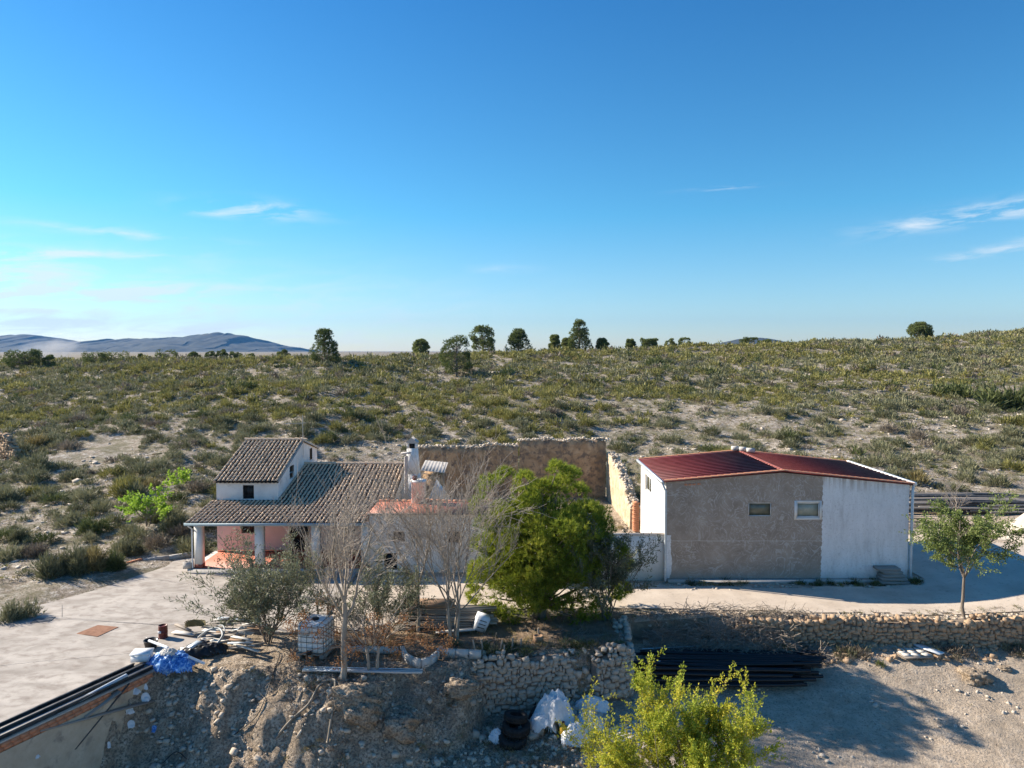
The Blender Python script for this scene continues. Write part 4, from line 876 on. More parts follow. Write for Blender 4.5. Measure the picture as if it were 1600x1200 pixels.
def shrubs_geo(mb, C, r, h, K, bw=.10, tint=None, mi=0, bl=.42, upb=.8):
    C = np.asarray(C, float); n = len(C); r = np.broadcast_to(r, (n,)); h = np.broadcast_to(h, (n,))
    th_ = rng.uniform(0, 2 * math.pi, (n, K)); ph = np.arcsin(rng.uniform(0, 1, (n, K)) ** .8) 
    p1, p2 = rng.uniform(0, 6.3, (n, 1)), rng.uniform(0, 6.3, (n, 1))
    lob = 1 + .22 * np.sin(3 * th_ + p1) + .16 * np.sin(5 * th_ + 4 * ph + p2)
    q = rng.uniform(.25, 1, (n, K)) ** .6 * lob * .82
    d = np.stack([np.cos(th_) * np.cos(ph), np.sin(th_) * np.cos(ph), np.sin(ph)], -1)
    B = C[:, None] + d * q[..., None] * np.stack([r, r, h], -1)[:, None]
    Dr = nrmz(d + np.array([0, 0, upb]) + rng.normal(0, .38, (n, K, 3)))
    sc_ = (r * .6 + h * .4)[:, None]
    Ln = bl * sc_ * rng.uniform(.5, 1.2, (n, K)); Wd = bw * sc_ * rng.uniform(.6, 1.3, (n, K))
    if tint is None: tint = np.full(n, .5)
    t = np.clip(np.repeat(np.asarray(tint)[:, None], K, 1) + rng.normal(0, .06, (n, K)), 0, 1)
    m = np.repeat(np.broadcast_to(mi, (n,)), K)
    blades(mb, B.reshape(-1, 3), Dr.reshape(-1, 3), Ln.ravel(), Wd.ravel(), m, t.ravel())
def grow(p, d, L, r, lv, out, lr, spread=.55, nch=(3, 5), seg=6, curve=.12, up=.12, ratio=.62, rr=.55, first=.35):
    p = np.array(p, float); d = nrmz(np.array(d, float)); P = [p]; Rr = [r]
    for k in range(seg):
        d = nrmz(d + lr.normal(0, curve, 3) + np.array([0, 0, up])); p = p + d * L / seg; P.append(p); Rr.append(r * (1 - .75 * (k + 1) / seg) if lv == 0 else r * (1 - .5 * (k + 1) / seg))
    out.append((np.array(P), np.array(Rr), lv))
    if lv <= 0: return
    n = lr.integers(nch[0], nch[1] + 1)
    for k in range(n):
        f = first + (1 - first) * (k + lr.uniform(.2, 1)) / n; i = min(int(f * seg), seg); dd = nrmz(P[i] - P[max(i - 1, 0)])
        a = nrmz(np.cross(dd, lr.normal(0, 1, 3))); nd = nrmz(dd * math.cos(spread * lr.uniform(.6, 1.3)) + a * math.sin(spread * lr.uniform(.6, 1.3)))
        grow(P[i], nd, L * ratio * lr.uniform(.7, 1.2), max(Rr[i] * rr, .004), lv - 1, out, lr, spread, nch, max(3, seg - 1), curve, up, ratio, rr, .15)
def wood(mb, br, k0=7, minr=.004):
    for P, r, lv in br: mb.tube(P, np.maximum(r, minr), k0 if r[0] > .05 else (4 if r[0] > .015 else 3), cap=r[0] > .02)
def along(br, lvs, n, lr):
    # n random points on the polylines of given levels, with directions
    S = [b for b in br if b[2] in lvs]; w_ = np.array([len(b[0]) for b in S], float); pick = lr.choice(len(S), n, p=w_ / w_.sum()); Pq, Dq = [], []
    for i in pick:
        P = S[i][0]; f = lr.uniform(.15, 1) * (len(P) - 1); a = min(int(f), len(P) - 2); Pq.append(P[a] + (P[a + 1] - P[a]) * (f - a)); Dq.append(P[a + 1] - P[a])
    return np.array(Pq), nrmz(np.array(Dq))

# ------------------------------------------------------------ hillside scrub
KM = ['s_grey', 's_olive', 's_dark', 's_gold', 's_dry']; KMAT = [M[k] for k in KM]
n0 = 60000
y = np.sqrt(rng.uniform(34 ** 2, 232 ** 2, n0)); x = rng.uniform(-1, 1, n0) * (y * .80 + 3)
u = 800 + x / y * F; Dd = np.interp(u, BU, BD)
ok = y < Dd + 14
ok &= ~((x > -17.6) & (x < 8.6) & (y < 58.2)); ok &= ~((x > 6) & (x < 22.5) & (y < 44.5)); ok &= ~((x > 8) & (x < 25) & (y < 45.5)); ok &= ~((x >= 22) & (y < 50)); 
ok &= ~((x >= 21) & (y < 50 + (x - 21) * .25)); ok &= ~(y < 33.0 + 0 * x)
ye = np.interp(x, [-40, -26, -24, -20.6, -18.8, -17.4], [28, 30, 34.6, 38.0, 39.3, 40.2]); ok &= ~((x < -17) & (y < ye))
ok &= ~((x > -42) & (x < -36) & (y > 62) & (y < 72)) 
x, y, u, Dd = x[ok], y[ok], u[ok], Dd[ok]
dn = fbm(x / 11, y / 11, 71, 4) * 1.7 + fbm(x / 2.6, y / 2.6, 75, 2) * 1.0
dist = (y - 45) / (Dd - 45)
# stony, thinner cover behind the ruin and on the right
bare = np.exp(-((x - 8) / 26) ** 2 - ((y - 72) / 16) ** 2) * .08 + np.exp(-((x - 40) / 22) ** 2 - ((y - 58) / 14) ** 2) * .22 + np.exp(-((x + 10) / 9) ** 2 - ((y - 62) / 8) ** 2) * .35 + np.exp(-((x + 6) / 26) ** 2 - ((y - 128) / 14) ** 2) * .32
pr = .86 + dn + .22 * np.clip(dist, 0, 1) - bare - .08 * (x > 0) * (dist < .5)
dens = np.clip(pr, .04, 1) * np.interp(y, [40, 120, 200], [.7, .85, .9])
keep = rng.uniform(0, 1, len(x)) < dens * np.interp(x / y, [-.3, .15, .5], [.86, .82, .76]); x, y, u, dist, dn = x[keep], y[keep], u[keep], dist[keep], dn[keep]
rad = rng.lognormal(-.70, .48, len(x)).clip(.2, 1.15) * np.interp(y, [40, 200], [1.05, 1.5]); hh_ = rad * rng.uniform(.55, .98, len(x))
yel = fbm(x / 30, y / 22, 81, 3) * 1.6 + np.interp(dist, [0, .25, .5, 1], [-.28, -.15, .22, .2])
kr = rng.uniform(0, 1, len(x)); kind = np.where(kr < np.clip(.32 + yel, .06, .85), 1, 0); kind = np.where(kr > .93, 2, kind); kind = np.where((kr > .80) & (kr <= .93) & (fbm(x / 6, y / 6, 95, 2) > -.05), 4, kind); kind = np.where((kr > .865) & (kr <= .88), 3, kind)
big = rng.uniform(0, 1, len(x)) < .02; rad = np.where(big & (kind < 3), rad * 1.35, rad)
z = terrain(x, y) - .04
tint = np.clip(.5 + rng.normal(0, .14, len(x)) + fbm(x / 12, y / 12, 91) * .4, .05, .95)
size = rad / y; order = np.argsort(-size); near_i = order[:285]; far_i = order[285:]
protos = {}
def shrub_proto(kd, v):
    if (kd, v) not in protos:
        mb = MB(); shrubs_geo(mb, [(0, 0, 0)], 1., 1., 620, .055, [.5], 0, .40, .9 if kd != 2 else .3); protos[(kd, v)] = mb
    return protos[(kd, v)]
KN = {0: ('scrub_bush', 'grey green'), 1: ('scrub_bush', 'olive green'), 2: ('juniper_bush', 'dark green'), 3: ('golden_bush', 'golden'), 4: ('dry_bush', 'dry brownish')}
def zone(px, py):
    if px < -17: return 'on the slope left of the farmhouse'
    if px < 9 and py < 95: return 'on the stony slope behind the ruin wall'
    if px >= 9: return 'on the slope behind the red barn'
    return 'on the middle of the hillside'
made = {}
for i in near_i:
    k = int(kind[i]); v = int(rng.integers(0, 4)); nm, ad = KN[k]; lab = ('small' if rad[i] < .75 else 'large' if rad[i] > 1.15 else 'middling') + f' {ad} scrub bush ' + ('low' if y[i] < 56 else 'half way up' if y[i] < 75 else 'higher up') + ' ' + zone(x[i], y[i])
    if (k, v) not in made:
        o = shrub_proto(k, v).build(nm, KMAT[k], None); made[(k, v)] = o
    else: o = made[(k, v)].copy(); col.objects.link(o)
    tag(o, lab, 'bush', 'scrub bushes on the hillside'); o.location = (x[i], y[i], z[i]); o.scale = (rad[i] * 1.0, rad[i] * rng.uniform(.85, 1.1), hh_[i]); o.rotation_euler = (0, 0, rng.uniform(0, 6.3))
mb = MB(); f = far_i; yy_ = y[f]
for lo, hi, K, bw in ((0, 75, 190, .10), (75, 110, 110, .145), (110, 150, 64, .20), (150, 300, 40, .26)):
    s_ = f[(yy_ >= lo) & (yy_ < hi)]
    if len(s_): shrubs_geo(mb, np.stack([x[s_], y[s_], z[s_]], 1), rad[s_], hh_[s_], K, bw, tint[s_], kind[s_], .42, .7)
tag(mb.build('hillside_scrub', KMAT, None), 'olive and grey green scrub covering the rocky hillside', 'scrub', kind='stuff')
print('shrubs', len(x))
# low dry herbs between the bushes
n1 = 36000; xa = rng.uniform(-1, 1, n1); ya = np.sqrt(rng.uniform(34 ** 2, 120 ** 2, n1)); xa = xa * (ya * .8 + 3)
ok = ~((xa > -17.6) & (xa < 23) & (ya < 45.5)) & ~((xa > -17.6) & (xa < 8.6) & (ya < 57)) & ~((xa >= 21) & (ya < 46)) & ~((xa < -17) & (ya < np.interp(xa, [-40, -26, -24, -20.6, -18.8, -17.4], [28, 30, 34.6, 38.0, 39.3, 40.2]))) & ~((xa > -42) & (xa < -36) & (ya > 62) & (ya < 72))
xa, ya = xa[ok], ya[ok]; ra = rng.uniform(.09, .30, len(xa)); mb = MB()
shrubs_geo(mb, np.stack([xa, ya, terrain(xa, ya) - .02], 1), ra, ra * rng.uniform(.5, 1, len(xa)), 22, .22, rng.uniform(.2, .8, len(xa)), rng.choice([0, 1, 3, 4, 4], len(xa)), .5, .6)
tag(mb.build('low_herbs', KMAT, None), 'low dry herbs and grass tufts between the bushes', 'herbs', kind='stuff')
# pale limestone pieces on the slope
n1 = 16000; xa = rng.uniform(-1, 1, n1); ya = np.sqrt(rng.uniform(36 ** 2, 150 ** 2, n1)); xa = xa * (ya * .8 + 3)
cl = fbm(xa / 5, ya / 5, 101, 3); ok = (cl > -.02) & ~((xa > -17.6) & (xa < 23) & (ya < 45.5)) & ~((xa > -17.6) & (xa < 8.6) & (ya < 57)) & ~((xa >= 21) & (ya < 46)) & ~((xa < -17) & (ya < np.interp(xa, [-40, -26, -24, -20.6, -18.8, -17.4], [28, 30, 34.6, 38.0, 39.3, 40.2])))
xa, ya = xa[ok], ya[ok]; n1 = len(xa); mb = MB(); S = rng.lognormal(-1.75, .5, (n1, 1)).clip(.06, .7) * rng.uniform(.6, 1.4, (n1, 3)) * (1.3, 1, .45)
add_stones(mb, np.stack([xa, ya, terrain(xa, ya) + S[:, 2] * .15], 1), S, rng.uniform(0, 6.3, n1), 5, 0, .15)
tag(mb.build('limestone_rocks', M['pstone'], None), 'pale limestone rocks scattered over the hillside', 'rocks', kind='stuff')

# hand placed bushes beside the yard and landmarks on the slope: u, v of the foot, half width px, height px, kind, label
for (u_, v_, hw, hp, k, lab) in [
    (75, 903, 30, 46, 0, 'big grey green bush nearest the yard edge, leftmost of the clump'), (112, 898, 24, 52, 0, 'grey bush in the middle of the clump beside the yard'),
    (142, 893, 24, 44, 3, 'golden tinged bush beside the orange brick kerb'), (176, 890, 20, 34, 2, 'small dark bush touching the brick kerb'),
    (22, 972, 30, 36, 0, 'isolated bush at the left margin beside the concrete yard'), (138, 835, 26, 32, 2, 'dark upright bush above the yard clump'),
    (275, 832, 26, 34, 0, 'round grey bush under the bright lime tree'), (187, 775, 30, 36, 1, 'rounded green bush uphill of the lime tree'),
    (1495, 622, 34, 26, 2, 'large dark green thicket on the slope far right'), (1572, 640, 48, 40, 2, 'broad dark thicket beside the right margin'),
    (1590, 668, 34, 20, 1, 'olive bush below the thicket at the right margin'), (1025, 575, 22, 22, 2, 'domed dark bush high behind the barn roof'), (1340, 557, 9, 14, 2, 'small dark juniper on the right hillside'),
    (620, 613, 11, 12, 2, 'small bright green bush on the middle slope'), (50, 870, 26, 24, 4, 'dry grey bush above the yard at far left'), (20, 850, 24, 26, 0, 'grey bush above the yard at left margin'), (200, 868, 22, 24, 0, 'grey bush uphill of the brick kerb')]:
    p = hit(u_, v_, 20); s_ = p.y / F
    if k == 2 and hw > 30: mats = 's_dark'
    mb = MB(); lob = 5 if hw > 18 else 2; r_ = hw * s_; h_ = hp * s_ * .95
    Cs = [(p.x + rng.uniform(-.55, .55) * r_, p.y + rng.uniform(-.2, .7) * r_, p.z - .05) for _ in range(lob)]
    shrubs_geo(mb, Cs, r_ * rng.uniform(.5, .75, lob), h_ * rng.uniform(.7, 1.05, lob), 520 if p.y < 60 else 260, .055 if p.y < 60 else .09, rng.uniform(.35, .65, lob), 0, .38, .8 if k != 2 else .3)
    one({2: 'juniper_bush', 3: 'golden_bush', 4: 'dry_bush'}.get(k, 'scrub_bush'), mb, KMAT[k], lab, 'bush', p)

# ------------------------------------------------------------ pines
def pine_crown(mb, lobes, tufts, nd, ln, wd, cen, lr, tb=.5):
    # lobes: (x, y, z, r); needle tufts over the outer and upper side of every lobe
    cen = np.array(cen)
    for (lx, ly, lz, r) in lobes:
        c = np.array((lx, ly, lz)); o = nrmz((c - cen) + np.array([0, 0, .8]))
        d = nrmz(lr.normal(0, 1, (tufts, 3))); d = np.where(((d @ o) < -.35)[:, None], -d, d)
        P = c + d * r * lr.uniform(.55, 1.05, (tufts, 1)) * (1, 1, .8); ax = nrmz(d * .8 + np.array([0, 0, .75]) + o * .3)
        Bq = np.repeat(P, nd, 0); Dq = nrmz(np.repeat(ax, nd, 0) + lr.normal(0, .55, (tufts * nd, 3)))
        t = np.clip(tb + lr.normal(0, .10) + np.repeat(lr.normal(0, .10, tufts), nd), 0, 1)
        blades(mb, Bq, Dq, ln * lr.uniform(.7, 1.2, tufts * nd), wd, 0, t)
lr = np.random.default_rng(42)
pb = Vector((1.3, 30.6, -.1)); cen = (1.35, 31.0, 2.9)
pt = thing('pine_tree', 'big bushy bright green pine in front of the low wall', 'tree', pb)
lobes = []
def px2(u, v, y): p = Y(u, v, y); return (p.x, p.y, p.z)
outl = [(790, 745, .5), (765, 760, .55), (820, 752, .5), (750, 790, .5), (880, 757, .55), (905, 770, .5), (850, 765, .6), (925, 800, .5), (940, 845, .55), (965, 860, .45), (950, 900, .6), (755, 850, .55), (750, 890, .6), (748, 930, .55), (790, 950, .55), (830, 955, .6), (880, 950, .6), (920, 940, .55), (955, 925, .5), (770, 820, .5), (930, 820, .5), (765, 955, .5), (800, 966, .5), (850, 968, .5), (900, 964, .5), (935, 955, .5), (745, 910, .5), (780, 900, .6), (870, 735, .45), (890, 742, .45), (915, 800, .6), (900, 870, .6), (860, 900, .6), (820, 880, .6), (975, 880, .45), (970, 920, .45)]
for (u_, v_, r) in outl:
    for q in range(2): p = px2(u_, v_, 31 + lr.uniform(-1.2, 1.2)); lobes.append((*p, r * lr.uniform(.85, 1.1)))
while len(lobes) < 350:
    d = nrmz(lr.normal(0, 1, 3)); 
    if d[1] > .55: continue
    q = lr.uniform(.35, .9) * (.80 + .46 * float(vnoise(np.array([d[0] * 2.2 + 9 + d[1]]), np.array([d[2] * 2.6 + 5]), 4)[0])); pz = cen[2] + d[2] * q * (3.1 if d[2] > 0 else 2.55)
    wdt = 3.05 if pz < 4.2 else 3.05 - (pz - 4.2) * .55
    lobes.append((cen[0] + .05 + d[0] * q * wdt, cen[1] + d[1] * q * 2.9, pz, lr.uniform(.32, .75)))
mb = MB(); pine_crown(mb, lobes, 48, 13, .22, .026, cen, lr, .55); mb.build('crown', M['pine'], pt)
out = []; lr2 = np.random.default_rng(3)
trunk = np.array([(pb.x, pb.y, pb.z - .2), (pb.x + .05, pb.y, .9), (pb.x - .05, pb.y + .1, 2.2), (pb.x + .1, pb.y + .1, 3.8), (pb.x, pb.y + .2, 5.4)]); mb = MB(); mb.tube(trunk, [.21, .18, .15, .1, .04], 10)
for l in lobes[::2]:
    zz = min(max(l[2] - .9 - .35 * math.hypot(l[0] - pb.x, l[1] - pb.y), .5), 5.2); a = np.array([np.interp(zz, trunk[:, 2], trunk[:, i_]) for i_ in range(3)]); e = np.array(l[:3]); mid = (a + e) / 2 + lr2.normal(0, .12, 3) - (0, 0, .1)
    mb.tube([a, mid, e], [.05, .035, .012], 5, cap=False)
mb.build('trunk', M['bark'], pt)
def far_pine(name, u_, vb, vt, w_, D, label, shape='round', seed=0, mat='farpine', bare_=.0, group=None, tb=.5):
    lr = np.random.default_rng(seed + 100); D = D + 15 * (149 < D and vb < 552); p = Y(u_, vb, D); gz = th(p.x, p.y); z0 = gz - .05; w_ = w_ * (1 if w_ > 28 else .86); top = Y(u_, vt, D).z; r = w_ / F * D / 2 * 1.18; h_ = top - z0
    t = thing(name, label, 'tree' if h_ > 1.9 else 'bush', (p.x, D, z0), group)
    mb = MB(); mb.tube([(p.x, D, z0 - .6), (p.x + .05, D, z0 + h_ * .45), (p.x, D, z0 + h_ * .85)], [max(.05, h_ * .035), h_ * .025, .02], 7)
    lobes = []; n = 60 if h_ > 3 else 22; cz = z0 + h_ * (.55 + bare_ / 2)
    for k in range(n):
        f = lr.uniform(0, 1) ** .9; zz = z0 + h_ * (bare_ + .1 + (.84 - bare_) * f)
        wr = {'round': math.sqrt(max(.05, 1 - (2 * f - .85) ** 2 * .62)), 'cone': 1.02 - .72 * f, 'flat': 1.0}[shape] * r * .82
        a = lr.uniform(0, 6.28); q = lr.uniform(.35, 1) ** .5; e = (p.x + math.cos(a) * wr * q, D + math.sin(a) * wr * q, zz); lobes.append((*e, r * lr.uniform(.24, .36)))
        zt = z0 + (zz - z0) * .7; mb.tube([(p.x, D, zt), e], [.05, .02], 4, cap=False)
    mb.build('trunk', M['bark'], t); mb = MB(); s_ = D / 140; pine_crown(mb, lobes, 40, 9, .30 * s_ * max(.6, min(1, h_ / 4)), .075 * s_, (p.x, D, cz), lr, tb); mb.build('crown', M[mat], t)
far_pine('pine_tree', 507, 560, 515, 42, 128, 'dark pine standing alone left of centre on the skyline', 'cone', 1, bare_=.02)
far_pine('pine_tree', 658, 551, 531, 25, 150, 'small pale rounded pine left of the pine cluster', 'round', 2, tb=.7)
far_pine('pine_tree', 713, 568, 526, 44, 118, 'wide dark pine nearest of the skyline cluster', 'round', 3)
far_pine('pine_tree', 754, 547, 510, 35, 150, 'rounded pine just behind the wide dark pine', 'round', 4)
far_pine('pine_tree', 810, 547, 516, 36, 150, 'broad low pine in the middle of the skyline row', 'cone', 5)
far_pine('pine_tree', 867, 542, 524, 18, 155, 'small round pine left of the tallest pine', 'round', 6)
far_pine('pine_tree', 886, 541, 529, 18, 157, 'low light green bushy pine between small and tallest pine', 'round', 7, tb=.75)
far_pine('pine_tree', 905, 541, 500, 36, 152, 'tallest pine on the skyline', 'cone', 8)
far_pine('pine_tree', 941, 547, 529, 20, 150, 'small rounded pine right of the tallest pine', 'round', 9, tb=.7)
far_pine('open_tree', 985, 539, 530, 16, 160, 'thin pale open crowned tree right of the pines', 'round', 10, tb=.9)
far_pine('low_tree', 1014, 538, 530, 26, 158, 'flat dark bush tree on the skyline', 'flat', 11)
far_pine('low_tree', 1047, 537, 530, 18, 160, 'left of two touching dark trees on the skyline', 'round', 12)
far_pine('low_tree', 1069, 537, 527, 20, 160, 'right of two touching dark trees on the skyline', 'round', 13)
far_pine('oak_tree', 1436, 527, 505, 30, 172, 'lone rounded grey green oak on the right skyline', 'round', 14, tb=.7)
far_pine('low_tree', 1451, 527, 518, 10, 170, 'small dark shrub at the foot of the right skyline oak', 'round', 15)
far_pine('low_tree', 1170, 534, 529, 26, 170, 'flat bush on the skyline above the barn', 'flat', 16)
far_pine('low_tree', 1195, 541, 532, 22, 160, 'dark flat bush just below the skyline above the barn', 'flat', 17)
for k, (u_, vb, vt, w_, lab) in enumerate([(35, 563, 549, 44, 'dark flat topped tree at the left edge before the mountains'), (76, 563, 554, 18, 'small tree right of the dust cloud'), (150, 563, 552, 34, 'left tree of the long dark clump before the mountains'), (178, 563, 552, 34, 'right tree of the long dark clump before the mountains'),
        (262, 564, 549, 30, 'rounded tree between the long clump and the row'), (305, 565, 552, 24, 'first tree of the row left of the lone pine'), (330, 565, 550, 18, 'second tree of the row left of the lone pine'), (347, 565, 547, 20, 'tallest tree of the row left of the lone pine'), (368, 565, 549, 20, 'last tree of the row left of the lone pine'), (392, 562, 553, 14, 'small tree right of the row'), (443, 562, 548, 22, 'low tree left beside the lone pine'), (220, 560, 553, 9, 'tiny tree on the plain before the mountains')]):
    far_pine('plain_tree', u_, vb, vt, w_, 150 + k, lab, 'flat' if w_ > 28 else 'round', 30 + k)

# ------------------------------------------------------------ bare trees and leafy trees near the house
def bare_tree(label, base, H_, trunks, seed, fork, cr, lv=3, tr=.11, mat='palebark', name='bare_tree', nch=(3, 5), spread=.5, berries=0, group=None, lean=.0, L0=None):
    lr = np.random.default_rng(seed); t = thing(name, label, 'tree', base); out = []
    for k in range(trunks):
        a = k / trunks * 6.28 + lr.uniform(0, 1); off = np.array((math.cos(a), math.sin(a), 0)) * (.12 if trunks > 1 else 0); p0 = np.array(base) + off - (0, 0, .15); P = [p0]; d = np.array((math.cos(a) * .12 * (trunks > 1) + lean, 0, 1.))
        for q in range(5): P.append(P[-1] + nrmz(d + lr.normal(0, .06, 3)) * (fork + .15) / 5)
        P = np.array(P); out.append((P, np.linspace(tr, tr * .75, 6), 9)); n = lr.integers(6, 8) if trunks == 1 else 4
        for q in range(n):
            a2 = q / n * 6.28 + lr.uniform(-.4, .4); s_ = lr.uniform(.3, .95) * cr; nd = np.array((math.cos(a2) * s_, math.sin(a2) * s_, 1.)); grow(P[-1 - int(lr.integers(0, 2))], nd, (H_ - fork) * lr.uniform(.62, .9), tr * lr.uniform(.32, .48), lv, out, lr, spread, nch, 7, .12, .07, .58, .5, .2)
    mb = MB(); wood(mb, [b for b in out if b[2] >= 2], minr=.008); mb.build('trunk', M[mat], t)
    mb = MB(); wood(mb, [b for b in out if b[2] < 2], minr=.0055); mb.build('twigs', M['twig'], t)
    return t, out
bare_tree('bare tree rising beside the white water tank, tallest of the bare trees', (-6.0, 24.7, th(-6, 24.7)), 7.0, 1, 11, 2.75, 1.0, 3, .12, nch=(4, 6))
bare_tree('slim bare tree with straight single trunk before the white wing', (-3.9, 28.9, 0), 6.3, 1, 12, 1.9, .9, 3, .075, nch=(4, 6))
bare_tree('bare tree with several stems beside the big pine', (-2.35, 28.0, 0), 6.7, 4, 13, 1.5, .8, 3, .07, nch=(4, 5))
bare_tree('small pale bare tree by the stacked poles behind the barn', (27.4, 43.5, th(27.4, 43.5)), 2.7, 1, 14, 1.1, 1.5, 2, .06, nch=(3, 5))
bare_tree('tiny bare sapling on the slope behind the barn', (31.2, 50, th(31.2, 50)), 1.9, 1, 15, .6, 1.4, 2, .035)
bare_tree('thin bare tree standing in the oleander by the porch', (-8.0, 29.5, 0), 5.2, 2, 16, 1.2, .9, 3, .05, nch=(3, 5))
# tree with dried orange clusters
t, out = bare_tree('low spreading tree with orange dried fruit clusters beside the water tank', (-5.0, 25.1, th(-5, 25.1)), 3.0, 2, 21, 1.0, 2.6, 2, .065, 'palebark', 'melia_tree', nch=(3, 4), spread=.6)
cl = MB(); lr = np.random.default_rng(9)
spots = [(470, 965), (480, 975), (455, 975), (500, 990), (520, 950), (500, 935), (530, 985), (545, 1010), (600, 1000), (565, 995), (610, 1005), (640, 985), (670, 975), (665, 1000), (690, 985), (695, 1020), (700, 1000), (620, 1025), (560, 1020), (455, 1025), (485, 1030), (540, 1050), (585, 965), (600, 985), (630, 965), (675, 1010), (460, 985), (525, 1035), (643, 1000), (578, 985)]
for (u_, v_) in spots:
    p = np.array(Y(u_ + lr.uniform(-4, 4), v_ + lr.uniform(-4, 4), 25.1 + lr.uniform(-.9, .6))); n = 105; C = p + lr.normal(0, .12, (n, 3)); leaves(cl, C, nrmz(lr.normal(0, 1, (n, 3)) - (0, 0, .4)), .065, .05, 0, lr.uniform(.2, .9, n))
    q = np.array((-5.0 + (p[0] + 5) * .25, 25.1, 1.0)); cl.tube([q, (q + p) / 2 + (0, 0, .18), p], [.014, .01, .005], 4, cap=False, t=.0)
cl.build('fruit_clusters', M['berry'], t)
def leafy(name, label, base, H_, fork, cr, seed, mat, nl, ll_, lw, tr=.07, lv=3, trunks=1, tb=.5, L0=.62, spread=.5, cat='tree', barkm='bark', droop=.0, lvs=(0, 1), nch=(3, 5), jit=.05):
    lr = np.random.default_rng(seed); t = thing(name, label, cat, base); out = []
    for k in range(trunks):
        a = k / max(trunks, 1) * 6.28 + lr.uniform(0, 1); p0 = np.array(base, float) - (0, 0, .1); P = [p0 + (np.array((math.cos(a), math.sin(a), 0)) * .1 if trunks > 1 else 0)]; d = np.array((math.cos(a) * .25 * (trunks > 1), math.sin(a) * .25 * (trunks > 1), 1.))
        for q in range(4): P.append(P[-1] + nrmz(d + lr.normal(0, .08, 3)) * (fork + .1) / 4)
        P = np.array(P); out.append((P, np.linspace(tr, tr * .7, 5), 9)); n = 5 if trunks == 1 else 3
        for q in range(n):
            a2 = q / n * 6.28 + lr.uniform(-.4, .4); s_ = lr.uniform(.4, 1.1) * cr; grow(P[-1], (math.cos(a2) * s_, math.sin(a2) * s_, 1.), (H_ - fork) * lr.uniform(.5, .8) * (1 + .25 * s_), tr * .55, lv, out, lr, spread, nch, 6, .13, .05 - droop, L0, .55, .25)
    mb = MB(); wood(mb, [b for b in out if b[2] >= 1], minr=.007); mb.build('trunk', M[barkm], t)
    mb = MB(); Pq, Dq = along(out, lvs, nl, lr); Pq = Pq + lr.normal(0, jit, Pq.shape); Dr = nrmz(Dq * .6 + lr.normal(0, .7, Pq.shape) + np.array([0, 0, .15]))
    tt = np.clip(tb + fbm(Pq[:, 0] * 1.3, Pq[:, 2] * 1.3 + Pq[:, 1], seed, 3) * .7 + lr.normal(0, .08, nl), 0, 1)
    leaves(mb, Pq, Dr, ll_ * lr.uniform(.6, 1.25, nl), lw, 0, tt); wood(mb, [b for b in out if b[2] < 1][::2], minr=.004)
    mb.build('foliage', M[mat], t); return t
leafy('oleander_bush', 'large oleander with grey green leaves at the corner of the yard', (-9.75, 27.9, 0), 3.3, .3, 1.25, 31, 'olean', 12500, .17, .042, .035, 3, 9, .66, .6, .5, 'bush', nch=(3, 4))
leafy('oleander_bush', 'oleander bush behind the orange fruited tree', (-5.2, 27.6, 0), 3.2, .3, 1.0, 32, 'olean', 7500, .16, .036, .03, 3, 5, .45, .55, .45, 'bush', nch=(3, 4))
leafy('olive_bush', 'grey green leafy bush just right of the big pine', (4.1, 30.2, 0), 3.5, .5, .75, 33, 'olean', 13000, .12, .04, .045, 3, 5, .35, .6, .4, 'bush', nch=(3, 4))
leafy('almond_tree', 'round crowned green tree at the right end of the retaining wall', (19.6, 30.3, .15), 4.6, 1.6, .4, 34, 'almond', 15000, .105, .055, .075, 3, 1, .68, .60, .62, nch=(4, 5), droop=.05, lvs=(0, 1))
leafy('yellow_tree', 'yellow green leafy tree in the foreground beside the white bags', (5.3, 19.9, -3.45), 5.0, 1.5, 1.0, 61, 'yellow', 50000, .09, .042, nch=(5, 7), barkm='palebark', jit=.035)
leafy('yellow_sapling', 'thin lime green sapling left of the yellow green tree', (2.9, 20.6, -3.1), 3.7, .8, .8, 36, 'yellow', 5200, .09, .04, .03, 2, 2, .3, .62, .4, nch=(4, 5), barkm='palebark')
h = hit(230, 822, 20); leafy('lime_tree', 'bright lime green small tree on the slope left of the farmhouse', h, 2.3, .5, 1.6, 37, 'lime', 1500, .17, .14, .04, 2, 3, .5, .6, .5, nch=(3, 4), jit=.05)
h = hit(280, 772, 20); leafy('lime_tree', 'smaller bright lime green sapling uphill of the lime tree', h, 1.7, .4, 1.1, 38, 'lime', 500, .17, .14, .03, 2, 2, .5, .6, .5, nch=(3, 3), jit=.05)
# ------------------------------------------------------------ terrace ground cover and rubble
sheet('leaf_litter', [(-8.6, 26.2), (-3, 26.0), (-1.2, 26.9), (4.2, 27.6), (4.9, 30.0), (9.2, 30.6), (9.5, 31.2), (4.2, 31.3), (.2, 30.6), (-4, 29.4), (-7.9, 28.7)], .03, M['needle'], edge=.2)
def scatter(name, n, xr, yr, cond, smin, smax, mat, label, seed, flat_=.6, sink=.1):
    lr = np.random.default_rng(seed); x = lr.uniform(*xr, n); y = lr.uniform(*yr, n); k = cond(x, y); x, y = x[k], y[k]; n = len(x)
    S = (smin + (smax - smin) * lr.uniform(0, 1, (n, 1)) ** 6) * lr.uniform(.6, 1.4, (n, 3)) * (1, 1, flat_); mb = MB()
    add_stones(mb, np.stack([x, y, terrain(x, y) + S[:, 2] * (.5 - sink) * .5], 1), S, lr.uniform(0, 6.3, n), seed, 0, .35)
    return tag(mb.build(name, M[mat], None), label, 'rubble', kind='stuff')
scatter('bank_rubble', 10500, (-15, 5), (20.3, 27), lambda x, y: (y < edge_y(x) - .1) & (fbm(x / 1.2, y / 1.2, 5, 3) > -.1), .02, .24, 'bstone', 'loose stones covering the earth bank', 2)
